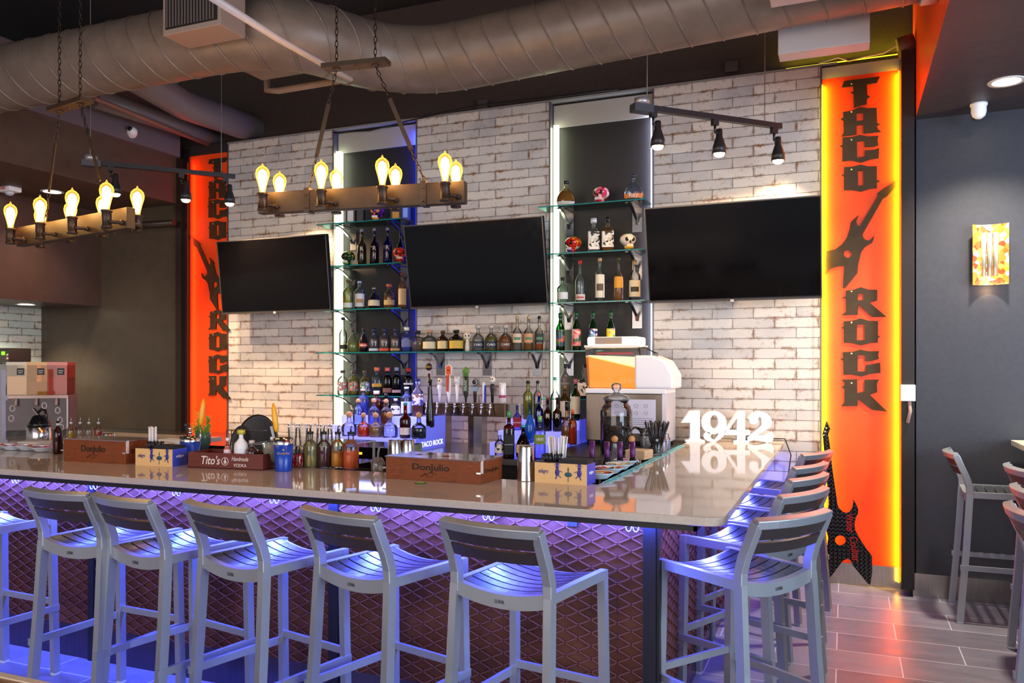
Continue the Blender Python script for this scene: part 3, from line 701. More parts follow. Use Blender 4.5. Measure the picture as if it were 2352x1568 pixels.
bottle(1450,800,732,27,'squat','corked antique style bottle with cream label behind the frozen drink machine lid',glass='#bcd0d4',lab='#d8d2c0',lz=(.15,.5),cap='cork',z=SZ[4]+.35,P=onY(1450,790,6.15)) if 0 else None
bottle(1298,910,832,23,'squat','smoky grey frosted bottle, lowest shelf, right alcove',glass=M('#5e5e66',.35),cap='#16161c',z=SZ[4],lab='#8a8a92',lz=(.4,.46))
bottle(1344,910,847,34,'square','black square bottle with silver skull label, lowest shelf, right alcove',glass=M('#242226',.3),cap='#101014',z=SZ[4],lab=SK(),lz=(.1,.58))
# left alcove
def carton(x,yb,yt,w,desc,col,fr,z,Y=6.14,inner=None):
    p=onY(x,yb,Y); d=dep(p); H=(yb-yt)*d/F; W=w*d/F/2; p.z=z; rz=math.atan2(-p.y,-p.x)+PI/2
    t=empty('gift_carton',p,rz*.6,desc,'carton')
    B().box(-W,W,-.035,.035,0,H).done('carton_body',M(col,.5),t)
    B().box(-W*.62,W*.62,-.0365,-.035,H*.12,H*.9).done('carton_window',M(fr,.3),t)
    return t
carton(807,505,455,22,'silver windowed bottle carton at the left of the top shelf','#2e2a28','#c8c8c4',SZ[0])
carton(829,504,453,16,'plain dark bottle carton beside the silver windowed one','#1a1820','#22202a',SZ[0])
carton(911,500,450,25,'dark bottle carton with amber window right of the purple skull','#2a2422','#c08020',SZ[0])
carton(933,498,450,17,'blue bottle carton at the right end of the top shelf','#2a3a9a','#7a9af0',SZ[0])
for x,g,l,ds in ((831,'#a8a040','#6a5a10','olive gold'),(860,'#7a3a18','#8a3010','amber red'),(890,'#1830c0','#1020a0','cobalt blue')):
    bottle(x,604,518,21,'longneck','tall engraved %s tequila bottle, second shelf, left alcove'%ds,glass=g,liq=l,lev=.55,cap='#8a8690',z=SZ[1],group='engraved tequila bottles',txt='R',tcol='#d8d8d0',lz=(.3,.6),tw=.7)
bottle(920,602,522,18,'longneck','dark bottle half hidden behind the middle television edge',glass='#4a3a38',cap='#1a1a1a',z=SZ[1],liq='#2a1a18',lev=.5,Y=6.2)
bottle(799,707,638,23,'tall','pale yellow bottle with low white label, left end of third shelf, left alcove',glass='#eef0c8',liq='#c8c050',lev=.5,lab='#e0e0d0',lz=(.08,.24),cap='#6a4a2a',z=SZ[2])
bottle(826,706,640,23,'tall','clear bottle with cream panel label, third shelf, left alcove',glass=CL,lab='#d8d4cc',lz=(.1,.55),cap='#c0c0c8',z=SZ[2],lab2='#b88a5a')
jug=bottle(859,705,655,29,'pear','round dark jug bottle with ring handle, third shelf, left alcove',glass=M('#17131c',.15),lab='#d8c8a8',lz=(.15,.42),cap='#b0a070',z=SZ[2])
B().tube([(.022+.02*math.cos(a),0,.13+.025*math.sin(a)) for a in [PI*1.3-2*PI*.75*i/8 for i in range(9)]],.004,6).done('jug_handle',M('#17131c',.2),jug)
bottle(894,704,647,26,'squat','gold bottle with orange wooden stopper, third shelf, left alcove',glass='#e8dcc0',liq='#a8803a',lev=.5,lab='#c8a868',lz=(.15,.35),cap='#c8602a',z=SZ[2],capw=1.3)
bottle(924,702,620,19,'tall','slender gold bottle with long printed label beside the middle television',glass='#f0e0c0',liq='#b88a38',lev=.6,lab='#d0b890',lz=(.1,.55),cap='#a03020',z=SZ[2])
# long shelf, left to right
z4=SZ[3]
bottle(788,805,724,18,'longneck','tall clear bottle with black neck tie at the left end of the long shelf',glass='#f4f8e8',liq='#dfe6c8',lev=.22,lab='#26222a',lz=(.10,.22),cap='#1a1a1c',z=z4,capw=1.3)
bottle(810,805,750,27,'pear','bulb shaped clear bottle with brown cap on the long shelf',glass='#eef2dc',liq='#c4c890',lev=.4,cap='#7a4a30',z=z4)
bottle(835,805,748,21,'pear','black bulb bottle with red print on the long shelf',glass=M('#1c1012',.15),lab='#c8442a',lz=(.22,.36),cap='#5a2018',z=z4,lab2='#e8d8c8')
for x,lc,ds in ((859,'#cfd4e0','pale blue'),(883,'#e0502a','orange red'),(908,'#b08a5a','tan')):
    bottle(x,804,750,22,'square','square horseshoe tequila bottle with %s base label on the long shelf'%ds,glass='#dcdce0',liq='#9a8878' if lc!='#cfd4e0' else '#b8b8c0',lev=.56,lab=lc,lz=(.06,.16),cap='#262a38',z=z4,group='horseshoe tequila bottles',txt='n',tcol='#a8a49c',tw=.8,tz=.36)
bottle(934,804,747,23,'square','blue lit square bottle with silver cap on the long shelf at the blue strip',glass='#b8c8f8',liq='#8a98d0',lev=.6,lab='#6a70a0',lz=(.2,.5),cap='#d8d4c8',z=z4,capw=1.3)
bottle(959,804,755,27,'square','clear square bottle with black cap on the long shelf below the middle television',glass='#e8e4e0',liq='#c8b8a8',lev=.5,cap='#18141a',z=z4,capw=1.3)
bottle(987,804,754,33,'squat','round clear bottle with cream oval label and blue neck on the long shelf',glass='#e0e4e2',liq='#b8bcb8',lev=.5,lab='#e0d0a8',lz=(.14,.46),cap='#c88a60',z=z4,capw=1.2)
bottle(1017,803,754,26,'squat','dark brown bottle with cream oval label on the long shelf',glass=M('#2a140c',.15),lab='#e0c890',lz=(.14,.50),cap='#6a3a20',z=z4,capw=1.2)
bottle(1048,803,753,34,'squat','wide black bottle with yellow oval label on the long shelf',glass=M('#140e0c',.15),lab='#d8b040',lz=(.14,.50),cap='#181414',z=z4,capw=1.2)
for x,l,ds in ((1098,None,'clear'),(1128,'#8a8020','pale gold'),(1161,'#a85a10','amber')):
    bottle(x,803,742,28,'dome','domed %s tequila bottle with black band label on the long shelf'%ds,glass='#eef0ec',liq=l or '#c8ccd0',lev=.56,lab='#26303a' if l!='#a85a10' else '#5a3418',lz=(.12,.38),cap='#c8bcb0',z=z4,capw=1.6,group='domed tequila bottles',txt='CABO',tw=1.35)
for x,l,lc,ds in ((1188,None,'#e0c8a8','white and cream'),(1214,'#b8862a','#d89a6a','salmon'),(1239,'#c87020','#2a3430','black')):
    bottle(x,803,723,22,'longneck','long necked tequila bottle with %s label near the long shelf end'%ds,glass='#ece8e4',liq=l or '#d0ccc8',lev=.2,lab=lc,lz=(.24,.50),cap='#c8a878' if lc!='#2a3430' else '#141414',z=z4,lab2='#5a8a68',group='long necked tequila bottles')
# lowest left shelf
z5=SZ[4]
for x,g,l,ds,cc in ((787,'#f0f4ea','#dfe4d0','white tipped',('#8a8a8a','#d0442a','#e4e4e0','#7a7a78')),(812,'#f0ecc0','#a89a48','yellow',('#6a6a68','#e0602a','#a8a8a0','#4a4a48')),(839,'#f0ecc8','#98904a','green labelled',('#2a8a5a','#8a7a9a','#d8d4c8','#48484a'))):
    bottle(x,904,848,24,'squat','squat %s tequila bottle with skeleton label, lowest shelf of left alcove'%ds,glass=g,liq=l,lev=.55,lab=art(*cc,sc=80),lz=(.16,.52),cap='#5a4030',z=z5,capw=1.2)
bottle(866,905,841,22,'square','faceted clear bottle with orange cap and gold label, lowest shelf of left alcove',glass='#d0dce8',lab='#c89a3a',lz=(.3,.42),cap='#e07a50',z=z5,capw=1.4)
bottle(890,905,841,20,'square','dark amber bottle with coral cap, lowest shelf of left alcove',glass='#4a2c14',liq='#2a1608',lev=.6,lab='#8a5a48',lz=(.1,.26),cap='#e86a50',z=z5,capw=1.4)
bottle(911,905,840,19,'square','dark bottle with smoky glass cap, lowest shelf of left alcove',glass='#3a2a1c',liq='#241608',lev=.6,lab='#c0a0a0',lz=(.1,.2),cap='#8a94a8',z=z5,capw=1.4)
bottle(938,905,842,21,'square','dark bottle with red cap, right end of lowest shelf, left alcove',glass='#242a3a',liq='#141418',lev=.6,lab='#e8e0e0',lz=(.4,.46),cap='#a83020',z=z5,capw=1.4)
# ---------------------------------------------------------------- sugar skulls
def skull(x,yb,yt,desc,cols,z,Y=6.12,yaw=0,sc=26,eye='#141014'):
    p=onY(x,yb,Y); d=dep(p); H=(yb-yt)*d/F; p.z=z; rz=math.atan2(-p.y,-p.x)+PI/2+yaw
    t=empty('sugar_skull',p,rz,desc,'skull','painted sugar skulls')
    m=candy('skull_paint',cols,sc)
    b=B(); k=H/.13
    def head(u,v):
        a=2*PI*u; q=PI*v; x_=.058*math.sin(q)*math.cos(a); y_=.068*math.sin(q)*math.sin(a); z_=.085-.048*math.cos(q)
        if z_<.072:
            f=(.072-z_)/.035; x_*=1-.22*f; 
        if y_<0 and z_<.085: y_*=.92
        return Vector((x_*k,y_*k,z_*k))
    b.grid(head,20,14); b.done('cranium',m,t)
    B().grid(lambda u,v:Vector(((.034*math.sin(PI*v)+.001)*math.cos(2*PI*u)*k,(-.026+(.036*math.sin(PI*v)+.001)*math.sin(2*PI*u))*k,(.002+.052*v)*k)),16,8).done('jaw',m,t)
    for s in (-1,1): B().ball((s*.022*k,-.055*k,.083*k),.0155*k,12,(1,.6,1.05)).done('eye_socket',M(eye,.3),t)
    B().ball((0,-.064*k,.062*k),.008*k,8,(1,.5,1.4)).done('nose_hole',M(eye,.3),t)
    b=B()
    for i in range(6): b.box((-.024+i*.008)*k,(-.0175+i*.008)*k,(-.0625+abs(i-2.5)*.0012)*k,-.05*k,.030*k,.046*k)
    b.done('teeth',M('#efe6da',.3),t)
skull(1381,461,420,'glossy pink and red sugar skull on the top shelf of the right alcove',('#e0405a','#f0a0a8','#c01830','#e88a50','#f4d0d0','#b81838'),SZ[0],yaw=-.45)
skull(1317,577,537,'red sugar skull with purple and white flowers at the left of the second shelf',('#c81810','#e03a18','#3a2a80','#e8d8c0','#d02018','#e89020'),SZ[1],yaw=-.7)
skull(1442,570,529,'white sugar skull with yellow back on the second shelf beside the right television',('#f0ece4','#e8e4dc','#e8b820','#f0d8dc','#f4f0ea','#50a078'),SZ[1],yaw=.3)
skull(867,503,466,'purple and gold sugar skull on the top shelf of the left alcove',('#4a1a6a','#2a1030','#e0902a','#c040a0','#1a1018','#7a2a90'),SZ[0],yaw=-.4,eye='#c87828')
skull(800,608,573,'green and black sugar skull at the left of the second shelf, left alcove',('#2a4a1a','#141810','#4a8a20','#d8d0c0','#1c2a14','#b0a040'),SZ[1],yaw=-.5)
skull(918,600,563,'bright red sugar skull beside the middle television',('#e02a18','#f0502a','#c01a10','#f0c0a0','#e03a20','#301020'),SZ[1],yaw=0,Y=6.08)
sk=onY(1074,803,6.13); t=empty('skull_figurine',(sk.x,sk.y,z4),.3,'small bone white skull topped ceramic bottle beside the wide black bottle','figurine')
BONE=M('#e8dcc8',.5)
B().lathe([(.022,0),(.024,.03),(.02,.07),(.014,.09),(.0145,.10)],12).done('ceramic_body',BONE,t)
B().ball((0,0,.128),.034,14,(1,1.1,.95)).done('skull_head',BONE,t)
for s in (-1,1): B().ball((s*.013,-.03,.13),.0085,8).done('eye_socket',M('#2a1f1a',.5),t)
# ================================================================ BACK BAR COUNTER, LIT STEPS, TAPS
t=empty('back_bar_counter',(-4.2,5.6,0),0,'steel back bar counter with black cabinets below the bottle alcoves','counter')
B().box(-2.85,2.27,-.42,.61,.86,.90).done('steel_top',STEEL,t)
B().box(-2.85,2.27,-.36,.60,.05,.86).done('cabinet',M('#1a1614',.35),t)
for i in range(7): B().box(-2+i*.56,-1.5+i*.56,-.375,-.36,.15,.80).done('cabinet_door',STEEL,t)
ST_W=M('#c8ccf0',.3,emit='#6f78ff',es=.32)
def steps(x0,x1,label,txtlab):
    t=empty('lit_bottle_steps',(x0,5.38,.90),0,label,'bottle display')
    L=x1-x0
    for i,(y0,z) in enumerate(((0,.092),(.155,.168),(.31,.24))):
        B().box(0,L,y0,.47,z-.012,z).done('step_tread',ST_W,t)
        B().box(0,L,y0,y0+.006,(0,.092,.168)[i],z-.012).done('step_riser',M('#b8c0f0',.3,emit='#5a64ff',es=.55),t)
    pts=[(0,0),(.47,0),(.47,.25),(.30,.25),(.30,.178),(.145,.178),(.145,.10),(0,.10)]
    b=B(); b.prism(pts,0,.01); b.xf(Matrix.Translation((L,0,0))@Matrix(((0,0,1,0),(1,0,0,0),(0,1,0,0),(0,0,0,1)))); b.done('side_panel',M('#8a90e0',.3,emit='#4048d8',es=.3),t)
    text('TACO ROCK',.36,M('#ffffff',.4,emit='#dfe6ff',es=.8),t,(L+.0125,.25,.045),rot=(0,0,PI/2),H=.04)
    return t
steps(-3.86,-2.99,'blue lit stepped bottle display left of the beer taps with logo side','')
steps(-2.38,-1.80,'blue lit stepped bottle display right of the beer taps with logo side','')
lamp('AREA','step_light',(-3.45,5.6,1.42),(0,0,0),3.0,(.35,.4,1),shape='RECTANGLE',size=.8,size_y=.4)
def stp(r): return (5.46,.993) if r==0 else ((5.615,1.069) if r==1 else (5.77,1.141))
def sb(r,x,yt,w,kind,desc,yb=None,**k):
    Y,z=stp(r); p=onY(x,950,Y); p.z=z; d=dep(p); ybp=CY-(z-HC)*F/d
    return bottle(x,ybp,yt,w,kind,desc,P=p,**k)
DL=', left lit display'
sb(2,834,893,28,'tall','blue tinted clear bottle on the back step'+DL,glass='#c8d4fc',liq='#8090e0',lev=.5,cap='#e0a8a0')
sb(2,865,897,27,'square','square orange brown bottle on the back step'+DL,glass='#c87030',liq='#a84810',lev=.65,cap='#f0c8b0',capw=1.3)
sb(2,887,903,22,'square','deep red square bottle on the back step'+DL,glass='#6a2a1a',liq='#3a1010',lev=.6,cap='#2a1a1a')
sb(2,909,915,22,'square','bottle with black and white skull face label on the back step'+DL,glass='#d8b890',liq='#a06a40',lev=.6,lab=SK(),lz=(.1,.6),cap='#e8e8f0')
sb(2,934,888,27,'tall','tall clear bottle with white cap on the back step'+DL,glass='#c0ccff',cap='#e8e4f0',lab='#c8d0f8',lz=(.1,.5))
sb(2,959,870,27,'tall','white labelled bottle with blue crown and amber bottom, back step'+DL,glass='#dcd4f0',liq='#b87028',lev=.36,lab=art('#e8e0f0','#3040a8','#e8e0f0','#8a5a48',sc=40),lz=(.3,.6),cap='#1a2490')
sb(1,988,871,20,'cone','tall slim amber pyramid bottle at the right of the left lit display',glass='#7a4a1c',liq='#5a2c0c',lev=.9,cap='#1a1410')
sb(1,823,919,26,'squat','blue tinted flask with round wooden stopper on the middle step'+DL,glass='#c8d4fc',cap='ball')
sb(1,859,919,28,'squat','clear flask with round stopper on the middle step'+DL,glass='#c8ccf0',liq='#c0c4e8',lev=.4,cap='ball')
sb(1,887,920,27,'squat','golden flask with round stopper on the middle step'+DL,glass='#e0c098',liq='#a06830',lev=.5,cap='ball')
sb(0,802,948,36,'bell','clear bell shaped bottle with cork ball, left end of front step'+DL,glass='#eceeff',cap='ball')
sb(0,835,948,29,'bell','bell shaped bottle of orange red spirit, front step'+DL,glass='#f4dcd4',liq='#f05a20',lev=.38,cap='ball')
sb(0,863,949,32,'bell','bell shaped bottle of tan spirit, front step'+DL,glass='#f0e8e0',liq='#c8a878',lev=.42,cap='ball')
sb(0,895,949,38,'bell','wide clear bell shaped bottle on the front step'+DL,glass='#eceeff',cap='ball')
sb(0,931,924,26,'longneck','red bottle with teal pour spout on the front step'+DL,glass='#b02418',liq='#900c08',lev=.6,lab='#e8d8d0',lz=(.1,.3),cap='#2a9aa0')
sb(0,962,948,34,'bell','bell shaped bottle of black spirit, right end of front step'+DL,glass='#c8c8e8',liq='#181820',lev=.4,cap='ball')
DR=', right lit display'
sb(2,1213,874,23,'tall','yellow green liqueur bottle with black cap on the back step'+DR,glass='#e8f0b0',liq='#a8a818',lev=.5,cap='#181818')
sb(2,1235,874,20,'tall','tall clear bottle with black cap behind the blue bottle'+DR,glass='#e8e4e4',cap='#181818',liq='#5a8a30',lev=.4)
sb(2,1275,865,22,'longneck','clear bottle with aqua pour spout in front of the white strip'+DR,glass='#e8f0ec',cap='#5ac0b8')
sb(2,1297,885,23,'squat','amber bottle with red and cream label on the back step'+DR,glass='#c8a040',liq='#8a5a10',lev=.6,lab='#e4d4b0',lz=(.1,.55),cap='#8a6a20')
sb(2,1322,870,23,'squat','green whiskey bottle with cream label and pink spout on the back step'+DR,glass='#2a9a4a',liq='#1a7028',lev=.6,lab='#e4dcb8',lz=(.16,.58),cap='#d07080')
sb(1,1238,902,20,'longneck','cobalt blue engraved bottle with coral spout'+DR,glass='#1a30d0',liq='#1020b0',lev=.5,cap='#e88070',lz=(.3,.6),txt='R',tcol='#c8d0ff',tw=.8)
sb(1,1258,912,20,'longneck','red brown engraved bottle beside the blue one'+DR,glass='#7a2410',liq='#601808',lev=.5,cap='#8a3018',lz=(.3,.6),txt='R',tcol='#f0d0c0',tw=.8)
sb(1,1280,912,21,'longneck','dark brown engraved bottle with black top'+DR,glass='#5a2c10',liq='#402008',lev=.5,cap='#241410',lz=(.3,.6),txt='R',tcol='#f0d0c0',tw=.8)
sb(1,1188,930,20,'longneck','rum bottle with red and white label at the left of the right lit display',glass='#b8a8e8',lab='#a01828',lz=(.12,.5),cap='#4a2080',txt='BACARDI',tcol='#ffffff',tw=1.7)
sb(0,1217,925,24,'pear','aqua blue glass bottle with embossed swirl'+DR,glass='#88d0f8',liq='#70b8f0',lev=.7,cap='#141420')
sb(0,1302,922,27,'bell','tan bell shaped tequila bottle with black spout'+DR,glass='#e8d0b0',liq='#b88a58',lev=.42,cap='#181614')
sb(0,1315,940,20,'squat','orange liqueur bottle at the right end of the right lit display',glass='#f0a050',liq='#e06810',lev=.5,cap='#e87030')
def cb(x,yt,w,kind,desc,Y=5.28,**k):
    p=onY(x,1040,Y); p.z=.90; d=dep(p); return bottle(x,CY+.64*F/d,yt,w,kind,desc,P=p,**k)
cb(1148,995,24,'squat','clear bottle shaped like a white face at the left of the spirits beside the taps',glass='#e8dcd0',lab=art('#f0e4d8','#202830','#f0e4d8','#e0c0a0',sc=55),lz=(.2,.55),cap=None)
cb(1169,944,25,'square','square whiskey bottle with black label and green spout right of the taps',glass='#a04a38',liq='#3a1208',lev=.6,lab='#181614',lz=(.08,.5),cap='#50a060',txt="JACK DANIEL'S",tw=1.6)
cb(1202,975,36,'pear','brown onion shaped liqueur bottle with cream label and blue spout',glass='#5a2c14',liq='#4a200c',lev=.6,lab='#f0c8a0',lz=(.18,.42),cap='#38b0c8')
cb(1240,955,26,'square','clear tequila bottle with green label behind the steel shaker',glass='#d0d0f0',lab='#7a8a20',lz=(.36,.58),cap='#80b878',txt='1800',tw=1.3)
# tap tower
t=empty('beer_tap_tower',(-2.84,5.93,.90),0,'brushed steel beer tap tower with eight faucets on two columns','beer tap tower')
BR=brushed('bronze_steel',(.50,.40,.32),.2,(60,1,1))
B().box(-.385,.375,-.06,.06,.245,.348).done('header_beam',BR,t,bevel=.004)
B().box(.375,.46,.0,.06,.245,.348).done('header_end',M('#8a8a88',.4,.5),t)
for x0 in (-.22,.10):
    B().box(x0,x0+.07,-.055,.055,0,.245).done('column',STEEL,t); B().box(x0-.05,x0,-.05,.055,0,.245).done('column_shade',BR,t)
fx=[985,1010,1031,1050,1070,1091,1111,1131]
for x in fx:
    p=onY(x,935,5.87); lx=p.x+2.84
    b=B().tube([(lx,-.06,.32),(lx,-.10,.32)],.008,8).ball((lx,-.105,.32),.013,8).cyl((lx,-.105,.32),(lx,-.105,.355),.009).tube([(lx,-.105,.31),(lx,-.115,.285),(lx,-.12,.262)],.0065,8); b.done('faucet',CHROME,t)
def handle(i,desc,H,build):
    p=onY(fx[i],930,5.825); h=empty('tap_handle',(p.x,5.825,1.255),0,desc,'tap handle','beer tap handles'); build(h,H)
def hcyl(col,prof,top=None): 
    def f(h,H):
        B().lathe([(r,z*H) for r,z in prof],12,ys=.7).done('handle_body',M(col,.35),h)
        if top: top(h,H)
    return f
def t0(h,H): B().ball((0,0,H*.86),.031,14,(1,.35,1)).done('round_badge',M('#2a1c08',.3),h); text('BEER',.036,M('#d8a830',.4),h,(0,-.0125,H*.86),depth=.0004)
handle(0,'slim brown tap handle with round dark badge, tallest on the left',.33,hcyl('#4a2410',[(.009,0),(.012,.3),(.011,.7)],t0))
def skt(c): 
    def f(h,H):
        B().ball((0,0,H*.84),.024,12,(1,1,1.15)).done('skull_top',M(c,.4),h)
        for s in (-1,1): B().ball((s*.009,-.021,H*.86),.006,8).done('eye_socket',M('#3a2a20',.5),h)
    return f
handle(1,'bone white tap handle with skull top',.20,hcyl('#e8dcd0',[(.008,0),(.013,.3),(.015,.5),(.022,.55),(.02,.7)],skt('#f0e0c8')))
def hx(h,H):
    plate([(-.028,.075*0+.0),(0,-.018),(.028,0),(.028,.062),(0,.08),(-.028,.062)],[],.014,M('#f4ece4',.4),'badge',h,(0,.007,H-.085))
    plate([(-.021,.004),(0,-.01),(.021,.004),(.021,.058),(0,.072),(-.021,.058)],[],.003,M('#e8581a',.4),'badge_face',h,(0,-.0075,H-.085))
    plate([(-.01,0),(-.006,.012),(-.008,.022),(-.002,.014),(.006,.014),(.010,.0),(.007,0),(.004,.008),(-.004,.008),(-.007,0)],[],.001,M('#1a1010',.4),'badge_animal',h,(0,-.011,H-.062))
    plate([(-.012,0),(.008,0),(.013,.13),(-.014,.13)],[],.003,M('#c8481a',.4),'red_panel',h,(0,-.019,H*.28))
handle(2,'orange hexagon badge tap handle with white edge',.31,hcyl('#f0e8e0',[(.008,0),(.012,.15),(.018,.25),(.019,.6),(.008,.72)],hx))
def cas(h,H):
    b=B(); b.cyl((0,0,H*.74),(0,0,H*.9),.022,.02,12)
    for k in range(6): a=k*PI/3; b.box(-.005+.019*math.cos(a),.005+.019*math.cos(a),-.004+.019*math.sin(a),.004+.019*math.sin(a),H*.9,H*.98)
    b.done('crown_top',M('#eeeae8',.4),h)
handle(3,'white tapering tap handle with crenellated top',.21,hcyl('#eeeae8',[(.009,0),(.011,.2),(.019,.76)],cas))
def sol(h,H):
    B().ball((0,0,H*.86),.032,14,(1,.4,1.05)).done('badge',M('#5a8a38',.4),h)
    text('SOLACE',.085,M('#f4f8ee',.4),h,(0,-.0135,H*.47),rot=(0,-PI/2,0),H=.020,bold=.03)
    B().box(-.018,.018,-.012,.012,H*.3,H*.76).done('green_panel',M('#4a7030',.4),h)
handle(4,'dark and leaf green tap handle with white vertical lettering',.29,hcyl('#20281c',[(.008,0),(.010,.12),(.021,.22),(.021,.5),(.022,.72)],sol))
def rnd(h,H):
    B().ball((0,0,H*.78),.030,14,(1,.45,1)).done('badge',M('#2c2c2c',.3),h); B().tube([(.023*math.cos(a),-.012,H*.78+.023*math.sin(a)) for a in [2*PI*i/14 for i in range(14)]],.003,6,closed=True).done('badge_ring',M('#c8c8c8',.3),h)
    B().box(-.024,.024,-.014,.014,H*.44,H*.6).done('blue_band',M('#8aa0b8',.4),h)
handle(5,'dark tap handle with round ringed badge and pale blue band',.21,hcyl('#3a2a1c',[(.012,0),(.016,.4),(.02,.6)],rnd))
handle(6,'short white and blue paddle tap handle',.165,hcyl('#dfe0ee',[(.008,0),(.011,.1),(.015,.9),(.008,1)],lambda h,H:B().box(.006,.017,-.008,.012,.0,H*.85).done('blue_edge',M('#1a30a8',.4),h)))
handle(7,'black tap handle topped by a white skull with orange cap',.22,hcyl('#1a1614',[(.010,0),(.014,.3),(.018,.5),(.021,.6),(.016,.68)],skt('#f0e4d0')))
p=onY(1154,924,5.93); t=empty('drink_can',(p.x,5.93,1.25),0,'tall white drink can with pink band on top of the tap tower','can')
B().lathe([(.026,0),(.029,.006),(.029,.155),(.024,.165)],16).done('can_body',M('#ece6ea',.3,.2),t); B().lathe([(.0295,.045),(.0295,.065)],16,cap=False).done('pink_band',M('#b02868',.4),t)
# ================================================================ CORNER: drink machine, jar, 1942
struct_=B().box(-1.785,-1.07,4.85,6.2,.05,.98).done('corner_cabinet',M('#1e1c1e',.4)); tag(struct_,'dark corner cabinet under the frozen drink machine','cabinet')
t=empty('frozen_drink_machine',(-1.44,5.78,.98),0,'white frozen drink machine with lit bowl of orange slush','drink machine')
B().box(-.29,.29,-.155,.16,.03,.37).done('steel_base',brushed('machine_steel',(.50,.45,.41),.35,(60,1,1)),t,bevel=.006)
B().box(.265,.295,-.162,.165,.03,.37).done('side_shell',M('#cfcbd2',.35,.3),t)
B().box(-.29,.295,-.17,.17,.37,.405).done('drip_deck',WHITE,t,bevel=.006)
sh=[(0,0),(.27,0),(.27,.10),(.21,.20),(.12,.235),(0,.235)]
b=B(); b.prism([(x,z) for x,z in sh],-.17,.17); b.xf(Matrix(((1,0,0,.07),(0,0,1,0),(0,1,0,.405),(0,0,0,1)))); b.done('rear_housing',M('#f1edf2',.3),t,bevel=.015)
def bowl(x0,x1,z0,z1,fl,m,nm):
    b=B(); lo=[(x0,-.12),(x1,-.12),(x1,.12),(x0,.12)]; k=fl
    hi=[(x0-k,-.12-k),(x1+k*.6,-.12-k),(x1+k*.6,.12+k),(x0-k,.12+k)]
    vl=[b.bm.verts.new((x,y,z0)) for x,y in lo]; vh=[b.bm.verts.new((x,y,z1)) for x,y in hi]
    b.bm.faces.new(vl[::-1]); 
    for i in range(4): b.bm.faces.new((vl[i],vl[(i+1)%4],vh[(i+1)%4],vh[i]))
    return b,vh
b,vh=bowl(-.28,.075,.405,.70,.02,0,'')
b.done('clear_bowl',GLASS('#f8f8fa',gl=.5,body=.03),t)
# slush: sloped top surface
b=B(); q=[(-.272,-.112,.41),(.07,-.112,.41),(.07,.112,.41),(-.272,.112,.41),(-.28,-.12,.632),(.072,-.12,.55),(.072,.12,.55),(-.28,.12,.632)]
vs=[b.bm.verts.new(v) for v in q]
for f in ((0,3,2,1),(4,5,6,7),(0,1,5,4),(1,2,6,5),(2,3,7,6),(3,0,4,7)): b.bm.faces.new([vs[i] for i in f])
b.done('orange_slush',M('#ff9a10',.35,emit='#ff8c08',es=.45),t)  # emission paints in the backlit glow; slush is no lamp
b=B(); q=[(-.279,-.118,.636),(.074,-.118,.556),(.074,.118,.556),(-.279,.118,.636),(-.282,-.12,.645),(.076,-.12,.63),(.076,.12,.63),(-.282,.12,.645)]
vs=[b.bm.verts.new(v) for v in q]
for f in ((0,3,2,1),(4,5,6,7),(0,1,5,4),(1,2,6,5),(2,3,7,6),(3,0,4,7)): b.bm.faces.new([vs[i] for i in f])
b.done('slush_foam',M('#fff3cf',.6,emit='#ffe9b0',es=.5),t)  # foam carries the same painted-in glow
B().box(-.305,.095,-.145,.145,.70,.715).done('bowl_rim',WHITE,t)
B().box(-.29,.085,-.125,.125,.715,.775).done('lid_light',M('#fff4d0',.4,emit='#fff0c0',es=1.3),t,bevel=.012)
B().box(-.23,-.03,-.128,-.124,.722,.772).done('lid_sticker',M('#a89484',.5),t)
B().box(-.22,.05,-.1265,-.1255,.648,.664).done('red_print',M('#d84a58',.5),t)
b=B().tube([(-.29,-.03,.56),(-.34,-.03,.57)],.016,10); b.sweep([(-.335,-.03,.57),(-.33,-.03,.50),(-.31,-.03,.43)],.03,.012); b.done('tap_lever',M('#3a1410',.3),t)
B().box(-.10,.22,-.1575,-.156,.09,.33).done('instruction_sheet',M('#dcd8e8',.6),t)
b=B()
for r in range(2):
    for c in range(4): b.tube([(-.06+c*.07+.014*math.cos(a),-.1585,.285-r*.05+.011*math.sin(a)*(1+.3*math.sin(3*a))) for a in [2*PI*i/9 for i in range(9)]],.0012,4,closed=True)
for r in range(7): b.box(-.085,.20 if r<6 else .02,-.1585,-.1577,.195-r*.014,.198-r*.014)
b.done('sheet_drawings',M('#8a8698',.6),t)
b=B()
for k in range(3): b.tube([(.06+.02*k,.0,.70),(.13+.01*k,-.06,.70-.01*k),(.19+.012*k,-.06,.655),(.20,-.05,.60),(.15+.02*k,-.03,.63)],.0028,6)
b.tube([(.09,-.10,.69),(.10,-.11,.63)],.006,6).done('cable_loop',BLACK,t)
for x in (-.27,.27):
    for y in (-.13,.13): B().cyl((x,y,0),(x,y,.03),.014).done('rubber_foot',BLACK,t)
# glass jar of coffee beans
p=onY(1416,1030,5.18); t=empty('bean_jar',(p.x,5.18,.98),0,'big lidded glass jar full of coffee beans in front of the frozen drink machine','jar')
B().lathe([(.098,0),(.105,.01),(.105,.27),(.095,.295),(.078,.315),(.078,.34)],8,a0=PI/8,a1=2*PI+PI/8).done('jar_glass',GLASS('#eef0f2',gl=1),t)
B().lathe([(.095,.005),(.10,.015),(.10,.235),(.002,.24)],8,a0=PI/8,a1=2*PI+PI/8).done('coffee_beans',noisy('beans',[(.42,'#0c0705'),(.6,'#3a2418'),(.75,'#6a4a38')],70,.3,0,1,detail=2,dist=.01),t)
B().lathe([(.085,.34),(.088,.36),(.06,.375),(.02,.39),(.018,.40),(.032,.415),(.034,.44),(.02,.452),(.001,.455)],16).done('jar_lid',GLASS('#f4f4f4',gl=1,body=.15),t)
